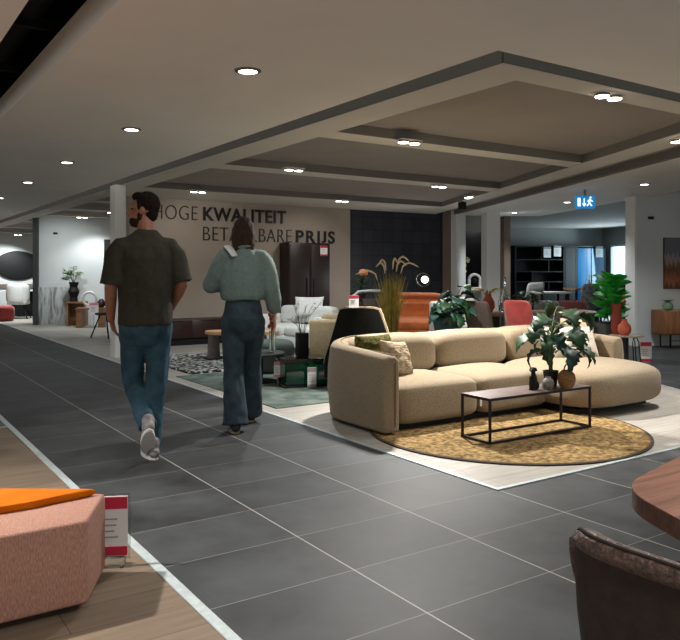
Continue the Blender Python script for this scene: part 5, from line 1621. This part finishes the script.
hand(b, wr_r, (-0.45, 0.45, -0.75), (-0.8, 0.2, -0.2), (0.1, 0.9, 0.4))
for h_, k_, a_ in ((hip_l, kn_l, an_l), (hip_r, kn_r, an_r)):
    loft(b, [h_, h_.lerp(k_, 0.5), k_], [0.083, 0.07, 0.054], n=14)
    loft(b, [k_, k_.lerp(a_, 0.35), a_], [0.054, 0.054, 0.036], n=14)
loft(b, [an_r, an_r + V((0, 0.12, -0.05))], [0.034, 0.03], n=10)
loft(b, [an_l, an_l + V((0, 0.10, -0.09))], [0.034, 0.03], n=10)
HM = Matrix.Translation((-0.012, 0.018, 1.692)) @ Matrix.Rotation(R(68), 4, 'Z') @ Matrix.Rotation(R(4), 4, 'X')
K = head(b, HM)
O('body', remesh(b, 0.006, 3, name='body'), M['skin'], mn)
hb = B()
ell(hb, (0, -0.024, 0.047), (0.083, 0.096, 0.098), 24, mtx=K)
ell(hb, (0, -0.052, -0.02), (0.066, 0.056, 0.066), 18, mtx=K)
ell(hb, (0, 0.042, 0.098), (0.06, 0.052, 0.038), 16, mtx=K)
for x in (-1, 1):
    ell(hb, (x * 0.07, 0.012, 0.03), (0.014, 0.02, 0.04), 12, mtx=K)
O('hair', remesh(hb, 0.005, 8, 0.003, 60, name='hair'), M['hairdark'], mn)
bb = B()
ell(bb, (0, 0.034, -0.084), (0.0615, 0.068, 0.05), 20, mtx=K); ell(bb, (0, 0.069, -0.102), (0.033, 0.028, 0.027), 14, mtx=K)
for x in (-1, 1):
    ell(bb, (x * 0.063, 0.008, -0.045), (0.010, 0.022, 0.036), 12, mtx=K)
O('beard', remesh(bb, 0.005, 2, name='beard'), M['beard'], mn)
for x in (-1, 1):
    O('eye', ell(B(), (x * 0.031, 0.081, 0.006), (0.012, 0.008, 0.007), 12, mtx=K), M['eye'], mn)
# t-shirt
b = B()
loft(b, [(0, 0, 0.905), (0, 0, 0.96), (0, 0.0, 1.10), (0, 0.0, 1.25), (0, 0, 1.38), (0, -0.008, 1.45), (0, -0.012, 1.505), (0, -0.012, 1.535), (0, -0.012, 1.56)],
     [(0.186, 0.142), (0.186, 0.14), (0.184, 0.132), (0.192, 0.135), (0.200, 0.13), (0.190, 0.11), (0.135, 0.088), (0.092, 0.076), (0.068, 0.068)], n=24, dome=False)
for a_, e_ in ((sh_l, el_l), (sh_r, el_r)):
    loft(b, [V((a_.x * 0.45, -0.01, 1.475)), V((a_.x * 0.85, -0.005, 1.445)), a_.lerp(e_, 0.22), a_.lerp(e_, 0.55), a_.lerp(e_, 0.95)], [(0.05, 0.06), (0.066, 0.076), (0.073, 0.080), (0.077, 0.084), (0.078, 0.088)], n=18, dome=False)
O('t_shirt', remesh(b, 0.008, 3, 0.011, 8.0, 1.3, name='t_shirt'), M['tshirt'], mn)
# jeans
b = B()
loft(b, [(0, 0, 0.86), (0, -0.005, 0.92), (0, 0, 1.0)], [(0.165, 0.125), (0.168, 0.13), (0.162, 0.12)], n=20)
for h_, k_, a_ in ((hip_l, kn_l, an_l), (hip_r, kn_r, an_r)):
    loft(b, [h_ - V((0, 0, 0.02)), h_.lerp(k_, 0.35), k_], [0.094, 0.086, 0.071], n=18)
    d_ = (a_ - k_).normalized()
    loft(b, [k_, k_.lerp(a_, 0.3), k_.lerp(a_, 0.75), a_ - d_ * 0.0], [0.071, 0.069, 0.062, 0.062], n=18, dome=False)
O('jeans', remesh(b, 0.008, 3, 0.010, 10.0, 4.0, name='jeans'), M['jeans'], mn)
O('belt_loop', bx((0.0, -0.125, 0.93), (0.012, 0.012, 0.05)), M['jeans'], mn)
for k, (a_, d_, hu) in enumerate(((an_r, (-0.12, 1, 0), 0.0), (an_l, (0.05, 1, 0), 0.75))):
    up, so = shoe(a_, d_, hu)
    s_ = O('shoe', remesh(up, 0.006, 2, name='shoe'), M['sneaker'], mn); O('sole', so, M['sole'], s_)

# --- woman, walking ahead on the right
wm = E('person', 'woman with straight brown hair, mint sweater and wide jeans, seen from behind', 'person', (2.66, 5.38, 0.0), R(-22))
sh_l, sh_r = V((-0.165, 0.0, 1.405)), V((0.165, 0.0, 1.405))
el_l, el_r = V((-0.255, 0.04, 1.16)), V((0.225, -0.04, 1.15))
wr_l, wr_r = V((-0.12, 0.22, 1.19)), V((0.258, 0.02, 0.93))
hip_l, hip_r = V((-0.085, 0, 0.90)), V((0.085, 0, 0.90))
kn_l, an_l = V((-0.075, 0.0, 0.49)), V((-0.07, -0.09, 0.085))
kn_r, an_r = V((0.085, 0.16, 0.50)), V((0.085, 0.30, 0.10))
b = B()
loft(b, [(0, 0, 0.83), (0, 0, 0.93), (0, 0.0, 1.06), (0, 0.005, 1.2), (0, 0, 1.32), (0, -0.008, 1.40), (0, -0.01, 1.45)],
     [(0.16, 0.115), (0.155, 0.11), (0.12, 0.088), (0.138, 0.10), (0.152, 0.10), (0.125, 0.078), (0.062, 0.055)], n=20)
loft(b, [(0, -0.01, 1.43), (0, 0.0, 1.49), (0, 0.01, 1.55)], [(0.05, 0.05), (0.045, 0.047), (0.045, 0.048)], n=16)
for a_, e_, w_ in ((sh_l, el_l, wr_l), (sh_r, el_r, wr_r)):
    loft(b, [a_ + V((-0.25 * a_.x, 0, -0.03)), a_.lerp(e_, 0.3) + V((-0.03 * a_.x, 0, 0)), e_], [0.04, 0.04, 0.035], n=14)
    loft(b, [e_, e_.lerp(w_, 0.35), w_], [0.035, 0.034, 0.022], n=14)
hand(b, wr_l, (0.5, 0.5, 0.6), (0.6, -0.6, 0.1), (-0.3, -0.2, 0.9), 0.17, 0.7)
hand(b, wr_r, (0.05, 0.12, -1.0), (-0.9, 0.1, 0.0), (0.0, 1.0, 0.1), 0.17, 0.35)
for h_, k_, a_ in ((hip_l, kn_l, an_l), (hip_r, kn_r, an_r)):
    loft(b, [h_, h_.lerp(k_, 0.5), k_], [0.082, 0.068, 0.05], n=14)
    loft(b, [k_, k_.lerp(a_, 0.35), a_], [0.05, 0.05, 0.033], n=14)
    loft(b, [a_, a_ + V((0, 0.11, -0.05))], [0.032, 0.028], n=10)
HM = Matrix.Translation((0.0, 0.022, 1.588)) @ Matrix.Rotation(R(6), 4, 'Z') @ Matrix.Rotation(R(-4), 4, 'X')
K = head(b, HM, 0.88)
O('body', remesh(b, 0.006, 3, name='body'), M['skinf'], wm)
hb = B()
ell(hb, (0, -0.026, 0.05), (0.09, 0.102, 0.098), 24, mtx=K)
ell(hb, (0, 0.045, 0.11), (0.06, 0.045, 0.03), 14, mtx=K)
t = bmesh.new()
loft(t, [(0, -0.045, 0.06), (0, -0.062, -0.03), (0, -0.066, -0.12), (0, -0.062, -0.185)], [(0.092, 0.075), (0.1, 0.06), (0.1, 0.046), (0.088, 0.03)], n=22); merge(hb, t, K)
for x in (-1, 1):
    t = bmesh.new(); loft(t, [(x * 0.08, 0.005, 0.04), (x * 0.088, 0.0, -0.06), (x * 0.082, -0.005, -0.15)], [(0.018, 0.04), (0.02, 0.04), (0.016, 0.03)], n=12); merge(hb, t, K)
O('hair', remesh(hb, 0.006, 3, 0.004, 40, name='hair'), M['hairbrown'], wm)
for x in (-1, 1):
    O('eye', ell(B(), (x * 0.031, 0.081, 0.006), (0.012, 0.008, 0.007), 12, mtx=K), M['eye'], wm)
# sweater
b = B()
loft(b, [(0, 0, 1.045), (0, 0, 1.08), (0, 0.0, 1.18), (0, 0.0, 1.29), (0, -0.005, 1.38), (0, -0.01, 1.435), (0, -0.012, 1.47)],
     [(0.168, 0.128), (0.182, 0.138), (0.19, 0.138), (0.19, 0.13), (0.165, 0.105), (0.1, 0.082), (0.07, 0.068)], n=24, dome=False)
for a_, e_, w_ in ((sh_l, el_l, wr_l), (sh_r, el_r, wr_r)):
    loft(b, [V((a_.x * 0.4, -0.01, 1.415)), V((a_.x * 0.85, -0.005, 1.395)), a_.lerp(e_, 0.25), a_.lerp(e_, 0.6), e_], [(0.045, 0.055), (0.060, 0.068), (0.068, 0.072), (0.074, 0.076), (0.07, 0.07)], n=18)
    loft(b, [e_, e_.lerp(w_, 0.5), e_.lerp(w_, 0.82), e_.lerp(w_, 0.95)], [0.07, 0.066, 0.056, 0.04], n=16, dome=False)
O('sweater', remesh(b, 0.008, 3, 0.010, 8.0, 7.7, name='sweater'), M['sweater'], wm)
t = B()
cl = [(0.07 * cos(2 * pi * k / 24), -0.012 + 0.066 * sin(2 * pi * k / 24), 1.472 + 0.008 * cos(2 * pi * k / 24)) for k in range(25)]
O('collar', tube(t, cl, 0.013, 8), M['sweater'], wm)
t = B()  # white piece over the left side of the collar
loft(t, [(-0.14, 0.05, 1.445), (-0.125, -0.02, 1.475), (-0.10, -0.075, 1.44), (-0.075, -0.105, 1.40)], [(0.03, 0.010), (0.034, 0.010), (0.034, 0.010), (0.028, 0.008)], ref=(1, 0.4, 0), n=10)
O('collar_patch', t, M['paper'], wm, label='white patch at the collar over the left shoulder')
# wide high-waisted jeans
b = B()
loft(b, [(0, 0, 0.82), (0, -0.01, 0.90), (0, 0, 1.0), (0, 0, 1.075)], [(0.168, 0.125), (0.17, 0.135), (0.148, 0.112), (0.132, 0.10)], n=20)
for h_, k_, a_ in ((hip_l, kn_l, an_l), (hip_r, kn_r, an_r)):
    loft(b, [h_ - V((0, 0, 0.02)), h_.lerp(k_, 0.4), k_], [0.096, 0.09, 0.082], n=18)
    d_ = (a_ - k_).normalized()
    loft(b, [k_, k_.lerp(a_, 0.4), k_.lerp(a_, 0.8), a_ + d_ * 0.03], [0.082, 0.086, 0.096, 0.104], n=18, dome=False)
O('jeans', remesh(b, 0.008, 3, 0.009, 9.0, 2.2, name='jeans'), M['jeansdark'], wm)
bm = B()
bt = [(0.134 * cos(2 * pi * k / 28), 0.103 * sin(2 * pi * k / 28), 1.055) for k in range(29)]
O('belt', tube(bm, bt, 0.012, 6), M['brownfab'], wm)
for k, (a_, d_, hu) in enumerate(((an_l, (0.0, 1, 0), 0.0), (an_r, (0.0, 1, 0), -0.1))):
    up, so = shoe(a_, d_, hu, 0.25)
    s_ = O('shoe', remesh(up, 0.006, 2, name='shoe'), M['darkwall'], wm); O('sole', so, M['creamfab'], s_)

# ------------------------------------------------------------------ camera and view
cam = bpy.data.cameras.new('camera')
cam.sensor_fit = 'HORIZONTAL'; cam.sensor_width = 36.0; cam.lens = 736.0 / 680.0 * 36.0
cam.shift_y = -48.0 / 680.0
cam.clip_start = 0.05
co = bpy.data.objects.new('camera', cam); COL.objects.link(co)
co.location = (0, 0, 1.27); co.rotation_euler = (R(90), 0, RV)
S.camera = co
w = bpy.data.worlds.new('hall_ambient'); S.world = w; w.use_nodes = True
bg = w.node_tree.nodes['Background']; bg.inputs[0].default_value = (0.95, 0.94, 0.92, 1); bg.inputs[1].default_value = 0.75
S.view_settings.view_transform = 'Standard'; S.view_settings.look = 'None'
S.view_settings.exposure = 0.0; S.view_settings.gamma = 1.0
S.view_settings.use_curve_mapping = False
S.cycles.use_denoising = True
S.cycles.max_bounces = 8
